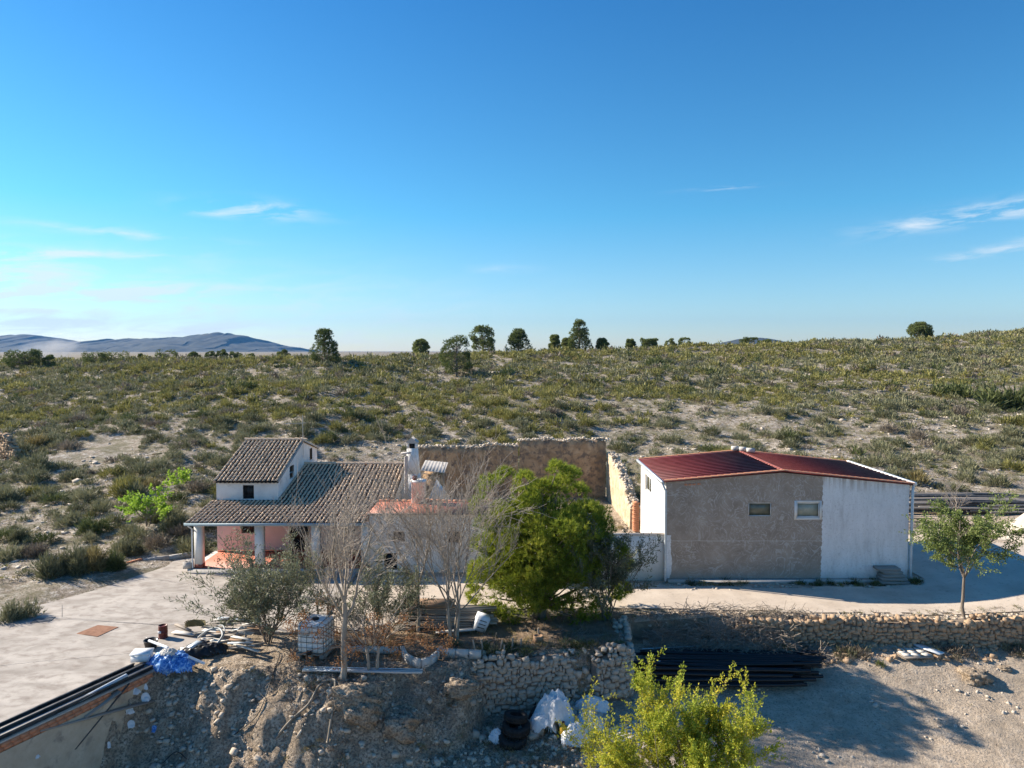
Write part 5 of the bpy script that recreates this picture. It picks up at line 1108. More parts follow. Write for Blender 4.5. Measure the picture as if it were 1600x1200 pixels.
scatter('yard_gravel', 3200, (3, 26), (19, 31), lambda x, y: (y < edge_y(x) - .3) & (fbm(x / 2, y / 2, 6, 3) > -.03), .025, .17, 'pstone', 'small loose stones on the lower yard', 3)
scatter('road_stones', 1300, (6, 24), (30.2, 31.3), lambda x, y: y > 0, .03, .16, 'pstone', 'small stones along the road edge above the wall', 4)
scatter('barn_foot_stones', 700, (6.5, 20.5), (34.0, 35.2), lambda x, y: y > 33.9, .03, .17, 'pstone', 'stones along the foot of the barn', 5)
scatter('gap_rubble', 260, (2.2, 3.4), (24.6, 27.2), lambda x, y: y > 0, .12, .42, 'pstone', 'collapsed stones in the gap of the terrace wall', 6, .8)
scatter('wall_talus', 620, (10.5, 24), (28.9, 30.0), lambda x, y: fbm(x / 1.6, y / 1., 9, 3) > -.06, .05, .3, 'stone', 'fallen stones at the foot of the retaining wall', 8, .75)
scatter('terrace_talus', 420, (-1.6, 3.6), (24.9, 26.2), lambda x, y: fbm(x / 1.2, y / 1., 10, 3) > -.05, .06, .5, 'wstone', 'fallen stones at the foot of the terrace wall', 11, .75)
scatter('yard_grit', 420, (-23.5, -17.5), (31.5, 39), lambda x, y: np.abs(y - np.interp(x, [-23.5, -20.6, -18.8, -17.4], [34.2, 37.2, 38.3, 39.2])) < .45, .03, .16, 'bstone', 'grit and stones along the far edge of the concrete yard', 12)
scatter('courtyard_rubble', 500, (-6, 7.3), (45, 55.5), lambda x, y: (x > 3) | (y > 50), .05, .3, 'pstone', 'loose rubble inside the ruined courtyard', 7)
for k, (u_, v_, s_, lab) in enumerate([(1128 + 20, 1056, 0, ''), (1520, 1058, .75, 'large flat reddish boulder on the lower yard'), (1570, 1045, .3, 'stone at the right of the flat boulder'), (1255, 1005, .45, 'boulder at the left foot of the retaining wall'), (725, 1075, .8, 'grey boulder below the terrace wall end'), (90, 1085, 0, ''), (1330, 1010, .22, 'left of two pale stones before the retaining wall'), (1345, 1010, .22, 'right of two pale stones before the retaining wall'), (560, 1105, 1.15, 'big eroded rock in the middle of the earth bank'), (625, 1135, .85, 'rock at the right foot of the eroded bank rock')]):
    if not s_: continue
    p = hit(u_, v_, 17); lr = np.random.default_rng(k); mb = MB(); q = np.array([STN[k % 9][0]])[0]
    # subdivided, roughened boulder
    n = 64; a = np.linspace(0, 2 * math.pi, n, endpoint=False); e = np.linspace(-.5, .5, 36) * math.pi * .98; V = []
    for e_ in e: r_ = np.cos(e_); X_ = np.cos(a) * r_; Y_ = np.sin(a) * r_; V.append(np.stack([X_, Y_, np.full(n, math.sin(e_))], 1))
    V = np.vstack(V); V = np.sign(V) * np.abs(V) ** .8; f1, f2 = V[:, 0] * 1.3 + k * 7 + V[:, 2], V[:, 1] * 1.3 + V[:, 2] * 1.7
    rad_ = 1 + fbm(f1, f2, 3, 3) * .8 + (.5 - np.abs(fbm(f1 * 2, f2 * 2, 13, 4)) * 4) * .16 + fbm(f1 * 6, f2 * 6, 23, 3) * .14; V = V * rad_[:, None] * np.array((s_, s_ * .8, s_ * .5 if k not in (8, 9) else s_ * .8)) * .75
    i = np.arange(35)[:, None] * n; j = np.arange(n)[None]; j2 = (j + 1) % n; mb.add(V + np.array(p), np.stack([i + j, i + j2, i + n + j2, i + n + j], -1).reshape(-1, 4))
    bo = one('boulder', mb, bpy.data.materials['ground_soil'], lab, 'boulder', p); at = bo.data.attributes.new('zone', 'FLOAT_COLOR', 'POINT'); at.data.foreach_set('color', np.tile(np.array([0, 1, 0, 1], np.float32), len(bo.data.vertices)))
# dry tufts on the bank, weeds by the barn and on the road verge
lr = np.random.default_rng(77)
def tufts(name, n, xr, yr, cond, r0, r1, K, kinds, label, hs=(.5, 1), kind='stuff'):
    x = lr.uniform(*xr, n); y = lr.uniform(*yr, n); k = cond(x, y); x, y = x[k], y[k]; n = len(x); r = lr.uniform(r0, r1, n); mb = MB()
    shrubs_geo(mb, np.stack([x, y, terrain(x, y)], 1), r, r * lr.uniform(*hs, n), K, .10, lr.uniform(.2, .8, n), lr.choice(kinds, n), .6, .7); return tag(mb.build(name, KMAT, None), label, 'weeds', kind='stuff')
tufts('bank_weeds', 900, (-12, 4), (21, 26), lambda x, y: (y < edge_y(x)) & (fbm(x / 1.5, y / 1.5, 15, 3) > -.02), .08, .26, 46, [4, 4, 4, 0, 3], 'dry grass tufts on the earth bank')
tufts('barn_weeds', 150, (5.6, 20.3), (34.7, 35.25), lambda x, y: fbm(x / 1.2, y * 0, 16, 3) > -.05, .10, .32, 90, [0, 2, 2, 1], 'green weeds along the foot of the barn')
tufts('wall_weeds', 300, (9.8, 24), (29.0, 29.7), lambda x, y: fbm(x / 1., y * 0, 17, 3) > .02, .1, .4, 70, [4, 4, 0], 'dry weeds at the foot of the retaining wall')
tufts('verge_weeds', 400, (4.6, 24), (30.2, 31.4), lambda x, y: fbm(x / 1.4, y / .8, 18, 3) > .0, .06, .2, 40, [4, 4, 0, 1], 'dry weeds along the road edge')
tufts('litter_weeds', 520, (-8, 6), (26.5, 30.5), lambda x, y: (y > edge_y(x) + .2), .08, .26, 40, [4, 4, 3], 'dry weeds on the terrace under the trees')
tufts('yard_weeds', 220, (5, 24), (21, 29), lambda x, y: fbm(x / 1.8, y / 1.8, 19, 3) > .13, .05, .16, 40, [4, 0, 1], 'small dry weeds on the lower yard')
tufts('courtyard_weeds', 160, (-5, 7.3), (46, 55.6), lambda x, y: (x > 3.5) | (y > 53), .15, .45, 60, [4, 3, 0], 'dry weeds in the ruined courtyard')
p = hit(1375, 1041, 18); mb = MB(); shrubs_geo(mb, [p], .25, .22, 300, .09, [.5], 0, .5, .6); one('weed_clump', mb, M['s_dark'], 'small dark green clump alone on the sunlit lower yard', 'weed', p)
tufts('crest_weeds', 420, (-2.6, 5), (26.5, 27.7), lambda x, y: (y > edge_y(x) - .35) & (fbm(x / .8, y / .8, 25, 3) > -.08), .10, .34, 60, [2, 4, 0, 2], 'dark weeds hanging over the crest of the terrace wall')
# brushwood heap between road and pipes
mb = MB(); lr = np.random.default_rng(5)
for k in range(2300):
    cx = lr.uniform(5.8, 13.2); cy = lr.uniform(29.0, 30.9); hz = .75 * math.exp(-((cx - 9.3) / 2.6) ** 2) * math.exp(-((cy - 30.1) / .9) ** 2)
    z0 = th(cx, cy) + lr.uniform(0, 1) * (hz + .15); d = nrmz(lr.normal(0, 1, 3) * (1, .8, .35)); L = lr.uniform(.35, 1.3); P = np.array([(cx, cy, z0) + d * L * (q - .5) + lr.normal(0, .04, 3) for q in (0, .33, .66, 1)]); mb.tube(P, np.linspace(.012, .004, 4) * lr.uniform(.6, 1.6), 3, cap=False)
tag(mb.build('brushwood', M['brush'], None), 'heap of dry pruned twigs below the road edge', 'brushwood', kind='stuff')
mb = MB()
for k in range(900):
    cx = lr.uniform(-9, 4.5); cy = edge_y(np.array([cx]))[0] + lr.uniform(-1.2, 1.6); z0 = th(cx, cy) + .05; d = nrmz(lr.normal(0, 1, 3) * (1, 1, .25)); L = lr.uniform(.3, 1.1); P = np.array([(cx, cy, z0) + d * L * (q - .5) + lr.normal(0, .05, 3) for q in (0, .33, .66, 1)]); mb.tube(P, np.linspace(.011, .004, 4), 3, cap=False)
tag(mb.build('fallen_twigs', M['brush'], None), 'fallen twigs and sticks on the terrace edge', 'twigs', kind='stuff')

# ------------------------------------------------------------ piles of pipes and poles
lr = np.random.default_rng(6); G = 'black pipes lying in the sunken corner'
mb = MB(); mb.tube([(-3.3, 0, 0), (-1, 0, .015), (1, 0, -.01), (3.3, 0, 0)], .075, 8, cap=False); mb.tube([(-3.3, 0, 0), (3.3, 0, 0)], .055, 8, cap=True); proto = one('black_pipe', mb, M['black'], 'long black plastic pipe in the stacked heap below the brushwood', 'pipe', (0, 0, 0), G)
spots = []
for row, (n, zq) in enumerate(((15, 0), (13, .15), (11, .3), (7, .45))):
    for k in range(n): spots.append((8.3 + lr.uniform(-.7, .7) + (k / n) * .9, 27.4 + (row * .12) + k * .185, zq))
for k, (px, py, pz) in enumerate(spots):
    o = proto if k == 0 else dup(proto); gz = max(th(px, py), th(px - 3, py), th(px + 3, py)) if k == 0 else None
    o.location = (px, py, -1.72 + .02 * (py - 27) * 4 + pz + .12); o.rotation_euler = (0, lr.normal(0, .012), lr.normal(-.03, .035)); o['label'] = 'long black plastic pipe in the ' + {0: 'bottom', 1: 'second', 2: 'third', 3: 'top'}[int(round(pz / .15))] + ' layer of the heap below the brushwood'
for k, (a_, b_, lab) in enumerate((((1003, 1016, 29.5), (1098, 1009, 29.9), 'thin pale rod on top of the black pipe heap, rearmost'), ((1128, 1031, 29.0), (1190, 1021, 29.4), 'short pale rod on the right of the black pipe heap'), ((1028, 1044, 28.3), (1092, 1033, 28.6), 'pale rod on the left front of the black pipe heap'))):
    a_, b_ = Y(*a_), Y(*b_); a_.z = max(a_.z, -1.0); mb = MB(); mb.tube([a_, b_], .022, 6); one('metal_rod', mb, M['galv'], lab, 'rod', a_)
G = 'long poles stacked behind the barn'; mb = MB(); mb.tube([(-5, 0, 0), (-2, .03, .03), (2, -.02, -.02), (5, 0, 0)], [.085, .08, .075, .07], 7); proto = one('long_pole', mb, M['steel'], 'long grey pole in the long stack behind the barn', 'pole', (0, 0, 0), G)
mb = MB(); mb.tube([(-4.5, 0, 0), (-1, .05, .02), (4.5, 0, 0)], [.075, .07, .06], 7); proto2 = one('long_pole', mb, M['wood'], 'long weathered wooden pole in the long stack behind the barn', 'pole', (0, 0, 0), G)
k1 = k2 = 0
for k in range(84):
    layer = k // 17; c_ = k % 17; px = 32.5 + lr.uniform(-4.2, 4.5); py = 46.0 + c_ * .21 + layer * .1; pz = th(30, 46) + .1 + layer * .15
    src = proto if lr.uniform() < .6 else proto2; first = (src is proto and k1 == 0) or (src is proto2 and k2 == 0)
    if src is proto: k1 += 1
    else: k2 += 1
    o = src if first else dup(src); o.location = (px, py, pz + .05 + .02 * lr.normal()); o.rotation_euler = (0, lr.normal(0, .006), lr.normal(.0, .025))
    o['label'] = ('long grey pole' if src is proto else 'long weathered wooden pole') + ' in the ' + ['bottom', 'second', 'third', 'fourth', 'top'][layer] + ' layer of the stack behind the barn'
    lz = th(px, py); o.location.z = max(o.location.z, lz + .1)
mb = MB()
mb2 = MB()
for k in range(16):
    py = 42.5 + k * .2; px = 24.6 + lr.uniform(-.6, .6); o = dup(proto2, (px, py, th(px, py) + .12 + .12 * (k % 3)), (0, 0, lr.normal(-.05, .05)), .45); o['label'] = 'shorter wooden pole on the low heap close to the barn end'; o['group'] = 'short poles by the barn end'

# plank pile behind the bare trees
G = 'weathered planks piled behind the bare trees'; mb = MB(); mb.bx(-1.9, 1.9, -.11, .11, -.03, .03); proto = one('plank', mb, M['wood'], 'dark weathered plank in the pile behind the bare trees', 'plank', (0, 0, 0), G)
p0 = W(690, 985, 0); k = 0
for layer in range(9):
    for c_ in range(4):
        if layer > 5 and c_ in (0, 3): continue
        o = proto if k == 0 else dup(proto); k += 1; o.location = (p0.x + .1 + lr.uniform(-.35, .35), p0.y + .2 + c_ * .27, .08 + layer * .085); o.rotation_euler = (lr.normal(0, .02), lr.normal(0, .012), lr.normal(0, .03))
mb = MB(); mb.bx(-1.1, 1.1, -.5, .5, 0, .05); mb.bx(-1.05, 1.05, -.46, .46, .052, .09); o = one('brown_board', mb, M['brownwood'], 'brown board on top of the plank pile', 'board', (0, 0, 0)); o.location = (p0.x - .6, p0.y + .65, .88); o.rotation_euler = (-.03, .02, .05)
mb = MB(); mb.beam((0, 0, 0), (1.6, .2, .05), .3, .03); o = one('pale_board', mb, M['palewood'], 'pale board lying at the front of the plank pile', 'board', (0, 0, 0)); o.location = (p0.x - .2, p0.y - .45, .12)
wb = thing('white_crate', 'tilted white box leaning beside the pine trunk', 'box', W(752, 988, 0)); mb = MB(); c0 = W(752, 986, 0)
rot = np.array([[.9, -.2, .38], [.25, .97, 0], [-.37, .1, .92]]); mb.box((c0.x, c0.y, .38), (.5, .45, .62), M=rot); mb.build('body', M['foam'], wb); mb = MB()
for dz in (-.15, 0, .15): mb.box(np.array((c0.x, c0.y, .38)) + rot @ np.array((0, -.232, dz)), (.3, .01, .03), M=rot)
mb.build('slot', M['dark'], wb)
# small stakes at the terrace edge
mb = MB(); mb.tube([(0, 0, -.15), (0, 0, .55)], [.045, .035], 7); proto = one('wooden_stake', mb, M['palebark'], '', 'stake', (0, 0, 0), 'stakes along the terrace edge')
for k, (u_, v_, s_) in enumerate(((743, 1022, 1.1), (755, 1020, 1.0), (770, 1030, 1.5), (781, 1019, .9), (787, 1021, .8), (800, 1014, .9), (814, 1012, .8), (842, 1000, 1.))):
    p = W(u_, v_, 0); o = proto if k == 0 else dup(proto); o.location = (p.x, p.y, th(p.x, p.y)); o.scale = (1, 1, s_); o.rotation_euler = (lr.normal(0, .08), lr.normal(0, .08), 0)
    o['label'] = ['first', 'second', 'tallest, third', 'fourth', 'fifth', 'sixth', 'seventh', 'last'][k] + ' wooden stake from the left along the terrace edge'
mb = MB(); p = W(841, 1003, 0); mb.lathe((p.x, p.y, th(p.x, p.y) - .02), [(0, 0), (.13, 0), (.2, .18), (.21, .34), (.17, .36), (.15, .3), (0, .3)], 14); one('clay_pot', mb, M['brownwood'], 'brown clay pot under the pine near the terrace edge', 'pot', p)

# ------------------------------------------------------------ block edging, planter ring, water tank, aluminium strip
ed = thing('block_planter', 'curved ring of pale concrete blocks at the terrace edge', 'planter', W(660, 1040, 0)); ring = [W(u_, v_, 0) for u_, v_ in ((628, 1018), (634, 1030), (645, 1037), (658, 1040), (672, 1036), (682, 1028), (690, 1018))]
for a_, b_ in zip(ring, ring[1:]):
    mb = MB(); a2, b2 = a_.lerp(b_, .04), a_.lerp(b_, .96); a2.z = b2.z = .02; mb.beam(a2, b2, .14, .42); mb.build('block', M['cmu'], ed)
ed = thing('block_edging', 'low line of pale blocks right of the curved planter', 'edging', W(715, 1018, 0)); pts = [W(690, 1020, .1), W(712, 1021, .1), W(733, 1022, .1), W(752, 1023, .1)]
for a_, b_ in zip(pts, pts[1:]): mb = MB(); a2, b2 = a_.lerp(b_, .02), a_.lerp(b_, .98); mb.beam(a2, b2, .18, .3); mb.build('block', M['cmu'], ed)
ed = thing('block_edging', 'low line of pale blocks between water tank and planter', 'edging', W(585, 1012, 0)); pts = [W(u_, 1013 + (u_ - 535) * .04, .1) for u_ in (535, 557, 579, 601, 622)]
for a_, b_ in zip(pts, pts[1:]): mb = MB(); a2, b2 = a_.lerp(b_, .02), a_.lerp(b_, .98); mb.beam(a2, b2, .18, .22); mb.build('block', M['cmu'], ed)
tk = thing('water_tank', 'caged white plastic water tank under the bare trees', 'water tank', (-7.35, 26.55, 0)); cxy = Vector((-7.5, 26.75)); rz = R(-10)
def T_(x, y, z):
    x, y, z = x * 1.12, y * 1.0, z * 1.12 - .02
    return (cxy.x + x * math.cos(rz) - y * math.sin(rz), cxy.y + x * math.sin(rz) + y * math.cos(rz), z)
def tbox(mb, x0, x1, y0, y1, z0, z1): c_ = T_((x0 + x1) / 2, (y0 + y1) / 2, (z0 + z1) / 2); mb.box(c_, ((x1 - x0) * 1.12, y1 - y0, (z1 - z0) * 1.12), rz)
mb = MB(); n = 8
prof = [(.40, .22), (.47, .26), (.48, .5), (.46, .54), (.48, .58), (.48, .82), (.46, .86), (.48, .9), (.48, 1.12), (.44, 1.2), (.2, 1.22), (0, 1.22)]
ang = [(-1, -1), (1, -1), (1, 1), (-1, 1)]; V = []
for r_, z_ in prof:
    for sx_, sy_ in ((-1, -.8), (-.8, -1), (.8, -1), (1, -.8), (1, .8), (.8, 1), (-.8, 1), (-1, .8)): V.append(T_(sx_ * r_, sy_ * r_ * 1.15, z_))
i = np.arange(len(prof) - 1)[:, None] * 8; j = np.arange(8)[None]; j2 = (j + 1) % 8; mb.add(V, np.stack([i + j, i + j2, i + 8 + j2, i + 8 + j], -1).reshape(-1, 4)); tb_ = mb.build('tank_body', M['tank'], tk)
mb = MB(); c_ = T_(0, -.05, 1.22); mb.lathe(c_, [(0, .0), (.13, .0), (.13, .06), (.1, .075), (0, .075)], 18); mb.build('lid', M['black'], tb_, True)
mb = MB()
for z_ in (.24, .42, .6, .78, .96, 1.14): mb.tube([T_(sx_ * .5, sy_ * .59, z_) for sx_, sy_ in ((-1, -1), (1, -1), (1, 1), (-1, 1), (-1, -1))], .010, 5, cap=False)
for k in range(6):
    f = -1 + 2 * k / 5
    for q in (-1, 1): mb.tube([T_(f * .5, q * .595, .2), T_(f * .5, q * .595, 1.2)], .009, 5); mb.tube([T_(q * .505, f * .59, .2), T_(q * .505, f * .59, 1.2)], .009, 5)
for q in (-.35, .35): mb.tube([T_(q, -.595, 1.2), T_(q, -.5, 1.245), T_(q, .5, 1.245), T_(q, .595, 1.2)], .013, 5)
mb.build('cage', pm('cage_metal', [(.3, (.06, .065, .07)), (.7, (.14, .145, .15))], 4, .45, 0, metal=.3), tk)
mb = MB(); tbox(mb, -.36, .0, -.62, -.61, .84, 1.13); mb.build('plate', M['galv'], tk)
mb = MB()
for q in (-.42, 0, .42): tbox(mb, q - .07, q + .07, -.58, .58, .05, .17)
tbox(mb, -.5, .5, -.58, .58, .171, .2); mb.build('pallet', M['wood'], tk)
mb = MB(); tbox(mb, -.08, .08, -.7, -.6, .22, .34); mb.build('valve', M['black'], tk)
a_, b_ = W(474, 1046, .1), W(660, 1050, .1); mb = MB(); mb.beam(a_, b_, .26, .03); mb.beam(a_ + Vector((0, .13, .035)), b_ + Vector((0, .13, .035)), .02, .04); mb.beam(a_ + Vector((0, -.13, .035)), b_ + Vector((0, -.13, .035)), .02, .04); mb.beam(a_ + Vector((0, 0, .03)), b_ + Vector((0, 0, .03)), .04, .03)
one('metal_strip', mb, M['alu'], 'long shiny aluminium profile lying along the terrace edge', 'metal profile', a_)
a_, b_ = W(655, 1000, .1), W(760, 1003, .2)

# ------------------------------------------------------------ yard: cover plates, brick wall, beams
c0 = W(152, 986, .034); mb = MB(); q = [W(120, 990, .035), W(152, 995, .035), W(185, 980, .035), W(153, 977, .035)]
mb.prism([(p.x, p.y) for p in q], .032, .05); one('rusty_cover', mb, M['rust'], 'rusty brown square cover plate on the concrete yard', 'cover plate', c0)
q = [W(47, 974, .035), W(80, 970, .035), W(87, 964, .035), W(55, 967, .035)]; mb = MB(); mb.prism([(p.x, p.y) for p in q], .032, .05); one('grey_cover', mb, M['greyplate'], 'narrow dark grey cover plate on the concrete yard', 'cover plate', q[0])
a_ = Vector((-13.15, 25.35, 0)); b_ = Vector((-16.05, 19.0, 0)); bw = thing('yard_retaining_wall', 'rendered yard retaining wall with bricks showing at bottom left', 'retaining wall', a_)
dr = (b_ - a_).normalized(); nr = Vector((-dr.y, dr.x, 0)); 
if nr.x < 0: nr = -nr
n = 60; Vs = []
for k in range(n + 1):
    p = a_.lerp(b_, k / n)
    for z_, o_ in ((-3.6, .32), (-1.2, .24), (-.55, .21), (-.30, .20)): Vs.append(p + nr * (o_ + .03 * float(fbm(np.array([k / 3.]), np.array([z_ * 2]), 4)[0])) + Vector((0, 0, z_)))
i = np.arange(n)[:, None] * 4; j = np.arange(3)[None]; mb = MB(); mb.add(Vs, np.stack([i + j, i + j + 1, i + 5 + j, i + 4 + j], -1).reshape(-1, 4)[:, ::-1]); mb.build('render', M['rendwall'], bw)
mb = MB(); L_ = (b_ - a_).length; k = 0; s_ = 0
while s_ < L_ - .3:
    for row in range(2):
        if lr.uniform() < .93: p = a_ + dr * (s_ + .14 + .07 * row) + nr * (.08 + .01 * lr.normal()) + Vector((0, 0, -.235 + row * .13)); mb.box(p, (.25, .23, .115), math.atan2(dr.y, dr.x))
    s_ += .27
mb.build('brick_course', M['brick'], bw)
mb = MB(); mb.beam(a_ + Vector((0, 0, .005)) + nr * .05, b_ + Vector((0, 0, .005)) + nr * .05, .3, .07); mb.build('coping', M['plinth'], bw)
for k, (o_, s0, s1, wd, z_, mt, lab) in enumerate([(-.62, .2, 6.6, .10, .10, 'steel', 'leftmost dark steel beam on the yard edge'), (-.42, .0, 6.6, .14, .09, 'black', 'second dark beam from the left on the yard edge'), (-.22, .15, 6.6, .12, .12, 'steel', 'third dark beam from the left on the yard edge'), (-.02, .3, 6.6, .09, .10, 'palewood', 'pale timber between the dark beams on the yard edge'), (.16, .05, 6.6, .13, .10, 'steel', 'rightmost dark beam above the brick course')]):
    p, q = a_ + dr * s0 - nr * -o_ , a_ + dr * s1 - nr * -o_; mb = MB(); zz = Vector((0, 0, z_)); 
    if mt in ('steel',): mb.beam(p + zz, q + zz, wd, .02); mb.beam(p + zz + Vector((0, 0, .05)), q + zz + Vector((0, 0, .05)), .015, .08); mb.beam(p + zz + Vector((0, 0, .10)), q + zz + Vector((0, 0, .10)), wd, .02)
    else: mb.beam(p + zz, q + zz, wd, .10)
    one('long_beam', mb, M[mt], lab, 'beam', p)
def rod(name, pts, r, mt, lab, cat, k=7, ground=True, off=.03):
    P = [Vector(p) for p in pts]; mb = MB()
    # smooth the path
    Q = []
    for i_ in range(len(P) - 1):
        p0_, p1_, p2_, p3_ = P[max(i_ - 1, 0)], P[i_], P[i_ + 1], P[min(i_ + 2, len(P) - 1)]
        for q in range(8): t_ = q / 8; Q.append(.5 * ((2 * p1_) + (p2_ - p0_) * t_ + (2 * p0_ - 5 * p1_ + 4 * p2_ - p3_) * t_ ** 2 + (3 * p1_ - p0_ - 3 * p2_ + p3_) * t_ ** 3))
    Q.append(P[-1])
    if ground: Q = [Vector((q.x, q.y, max(q.z, th(q.x, q.y) + off))) for q in Q]
    mb.tube(Q, r, k); return one(name, mb, M[mt], lab, cat, P[0], smooth=True)
def hp(u_, v_, dz=.05): p = hit(u_, v_, 15); p.z += dz; return p
rod('grey_pipe', [hp(88, 1132, .3), hp(140, 1103, .3), hp(198, 1072, .3)], .075, 'galv', 'fat grey pipe lying along the brick wall at bottom left', 'pipe', ground=False)
for k, (ua, va, ub, vb_, wd, mt, lab) in enumerate([(62, 1196, 240, 1106, .22, 'wood', 'longest fallen plank below the yard wall'), (100, 1215, 200, 1082, .2, 'steel', 'dark plank crossing under the long plank'), (178, 1060, 232, 1040, .12, 'palewood', 'short pale plank on the brick course'), (130, 1160, 185, 1120, .4, 'wood', 'wide rotten board against the yard wall')]):
    a2, b2 = hp(ua, va, .12), hp(ub, vb_, .14); mb = MB(); mb.beam(a2, b2, wd, .05); one('fallen_plank', mb, M[mt], lab, 'plank', a2)
rod('old_hose', [hp(430, 1160), hp(455, 1132), hp(482, 1108, .1), hp(498, 1082, .2), hp(515, 1072, .22), hp(532, 1075, .1)], .045, 'hose', 'thick brown hose arching down the earth bank, left one', 'hose')
rod('old_hose', [hp(512, 1168), hp(516, 1140, .1), hp(522, 1105, .15), hp(524, 1078, .25), hp(519, 1072, .2)], .045, 'hose', 'thick brown hose hanging straight down the earth bank', 'hose')
rod('black_cable', [hp(365, 1152), hp(398, 1125), hp(413, 1098), hp(425, 1062), hp(434, 1035), hp(437, 1022), hp(428, 1018)], .018, 'black', 'thin black cable running down the earth bank', 'cable')
rod('black_cable', [hp(860, 1090, .3), hp(880, 1078, .35), hp(892, 1072, .2), hp(900, 1090, .1)], .015, 'black', 'black cable loop beside the white bags', 'cable')
rod('stick', [hp(465, 1100), hp(500, 1055, .12)], .02, 'wood', 'straight stick leaning on the bank above the hose', 'stick')
rod('black_cable', [hp(255, 1195), hp(275, 1180, .1), hp(292, 1190)], .014, 'black', 'black cable arc at the bottom left rubble', 'cable')

# ------------------------------------------------------------ junk heap at the yard corner
def cloth(name, c0, sx_, sy_, hz, mt, lab, cat, seed, fold=2.2, rz=0):
    n = 46; X, Yg = np.meshgrid(np.linspace(-1, 1, n), np.linspace(-1, 1, n)); rr = np.sqrt((X * .95) ** 2 + (Yg * .95) ** 2); a_ = np.arctan2(Yg, X)
    edge_ = 1 + fbm(np.cos(a_) * 1.6 + seed, np.sin(a_) * 1.6, seed, 3) * .8
    dome = np.clip(1 - (rr / edge_) ** 2, 0, 1) ** .6
    rid = 1 - np.abs(fbm(X * fold + seed, Yg * fold, seed + 3, 4)) * 4.0; rid2 = 1 - np.abs(fbm(X * fold * 2.2, Yg * fold * 2.2 + seed, seed + 5, 3)) * 4
    Z = dome * hz * (.78 + .2 * rid + .1 * rid2); k = rr < edge_ * 1.0
    Xw = X * sx_ * (1 + .1 * rid2); Yw = Yg * sy_; ca, sa = math.cos(rz), math.sin(rz); Xr, Yr = Xw * ca - Yw * sa + c0.x, Xw * sa + Yw * ca + c0.y; gz = terrain(Xr, Yr)
    lim = .25 if sx_ > .3 else .07; V = np.stack([Xr, Yr, np.clip(gz, c0.z - lim, c0.z + lim) + Z + .015], -1).reshape(-1, 3); i = np.arange(n - 1)[:, None] * n; j = np.arange(n - 1)[None]; fq = np.stack([i + j, i + j + 1, i + n + j + 1, i + n + j], -1).reshape(-1, 4)
    kk = k.ravel(); fq = fq[kk[fq].all(1)]; us = np.unique(fq); mp_ = np.zeros(n * n, int); mp_[us] = np.arange(len(us)); mb = MB(); mb.add(V[us], mp_[fq])
    return one(name, mb, M[mt], lab, cat, c0, smooth=True)
def zc(u_, v_, z_): return W(u_, v_, z_)
cloth('blue_sheet', zc(268, 1035, .1), .85, .55, .62, 'blue', 'crumpled blue plastic sheet on the junk heap', 'plastic sheet', 3, 2.6)
cloth('blue_sheet', zc(252, 1050, -.3), .45, .35, .4, 'blue', 'lower blue sheet hanging over the wall end', 'plastic sheet', 8, 3)
cloth('dark_sheet', zc(318, 1018, .0), .9, .5, .45, 'black', 'black plastic sheet right of the blue sheet', 'plastic sheet', 12, 2)
cloth('sack', zc(262, 1020, .55), .28, .22, .22, 'palewood', 'pale sack on top of the blue sheet', 'sack', 15, 2)
fb = thing('foam_box', 'white foam box at the left end of the junk heap', 'box', zc(222, 1026, .3)); c0 = zc(222, 1024, .32); mb = MB(); mb.box((c0.x, c0.y, .3), (.62, .5, .26), .15); mb.build('body', M['foam'], fb); mb = MB(); mb.box((c0.x, c0.y, .455), (.68, .56, .045), .15); mb.build('lid', M['foam'], fb)
c0 = zc(255, 996, .03); dm = thing('metal_drum', 'small dark red drum standing behind the blue sheet', 'drum', c0); mb = MB(); mb.lathe(c0, [(0, 0), (.18, 0), (.18, .02), (.172, .03), (.172, .22), (.18, .23), (.18, .25), (.172, .26), (.172, .48), (.18, .5), (.16, .51), (.155, .46), (0, .46)], 22); mb.build('drum_body', M['redtin'], dm, True)
mb = MB(); mb.box((c0.x - .06, c0.y - .172, .3), (.13, .015, .09)); mb.build('sticker', M['foam'], dm)
c0 = zc(236, 1012, .05); bk_ = thing('bucket', 'black bucket of scraps beside the foam box', 'bucket', c0); mb = MB(); mb.lathe(c0, [(0, 0), (.2, 0), (.26, .3), (.275, .31), (.25, .31), (.2, .05), (0, .05)], 20); mb.build('bucket_body', M['black'], bk_, True); mb = MB(); mb.tube([(c0.x + .26 * math.cos(a_), c0.y + .05, .36 + .1 * math.sin(a_)) for a_ in np.linspace(0, math.pi, 10)], .008, 5); mb.build('handle', M['aerial'], bk_)
def stick(name, u0, v0, z0, u1, v1, z1, r, mt, lab, cat='pipe', box=None):
    a2, b2 = W(u0, v0, z0), W(u1, v1, z1); mb = MB()
    if box: mb.beam(a2, b2, *box)
    else: mb.tube([a2, b2], r, 10)
    return one(name, mb, M[mt], lab, cat, a2)
stick('white_pipe', 233, 1001, .5, 262, 1012, .6, .05, 'foam', 'short white pipe pointing left over the bucket'); stick('white_pipe', 294, 1026, .35, 320, 1037, .05, .05, 'foam', 'short white pipe sticking out right of the blue sheet')
rod('grey_hose', [zc(310, 996, .1), zc(325, 985, .5), zc(342, 982, .6), zc(348, 992, .5), zc(340, 1005, .3), zc(328, 1020, .1)], .045, 'greyhose', 'grey hose arched over the junk heap', 'hose', ground=False)
rod('grey_hose', [zc(322, 988, .15), zc(345, 977, .5), zc(351, 985, .55), zc(346, 1000, .3)], .03, 'greyhose', 'thinner grey hose inside the larger arch', 'hose', ground=False)
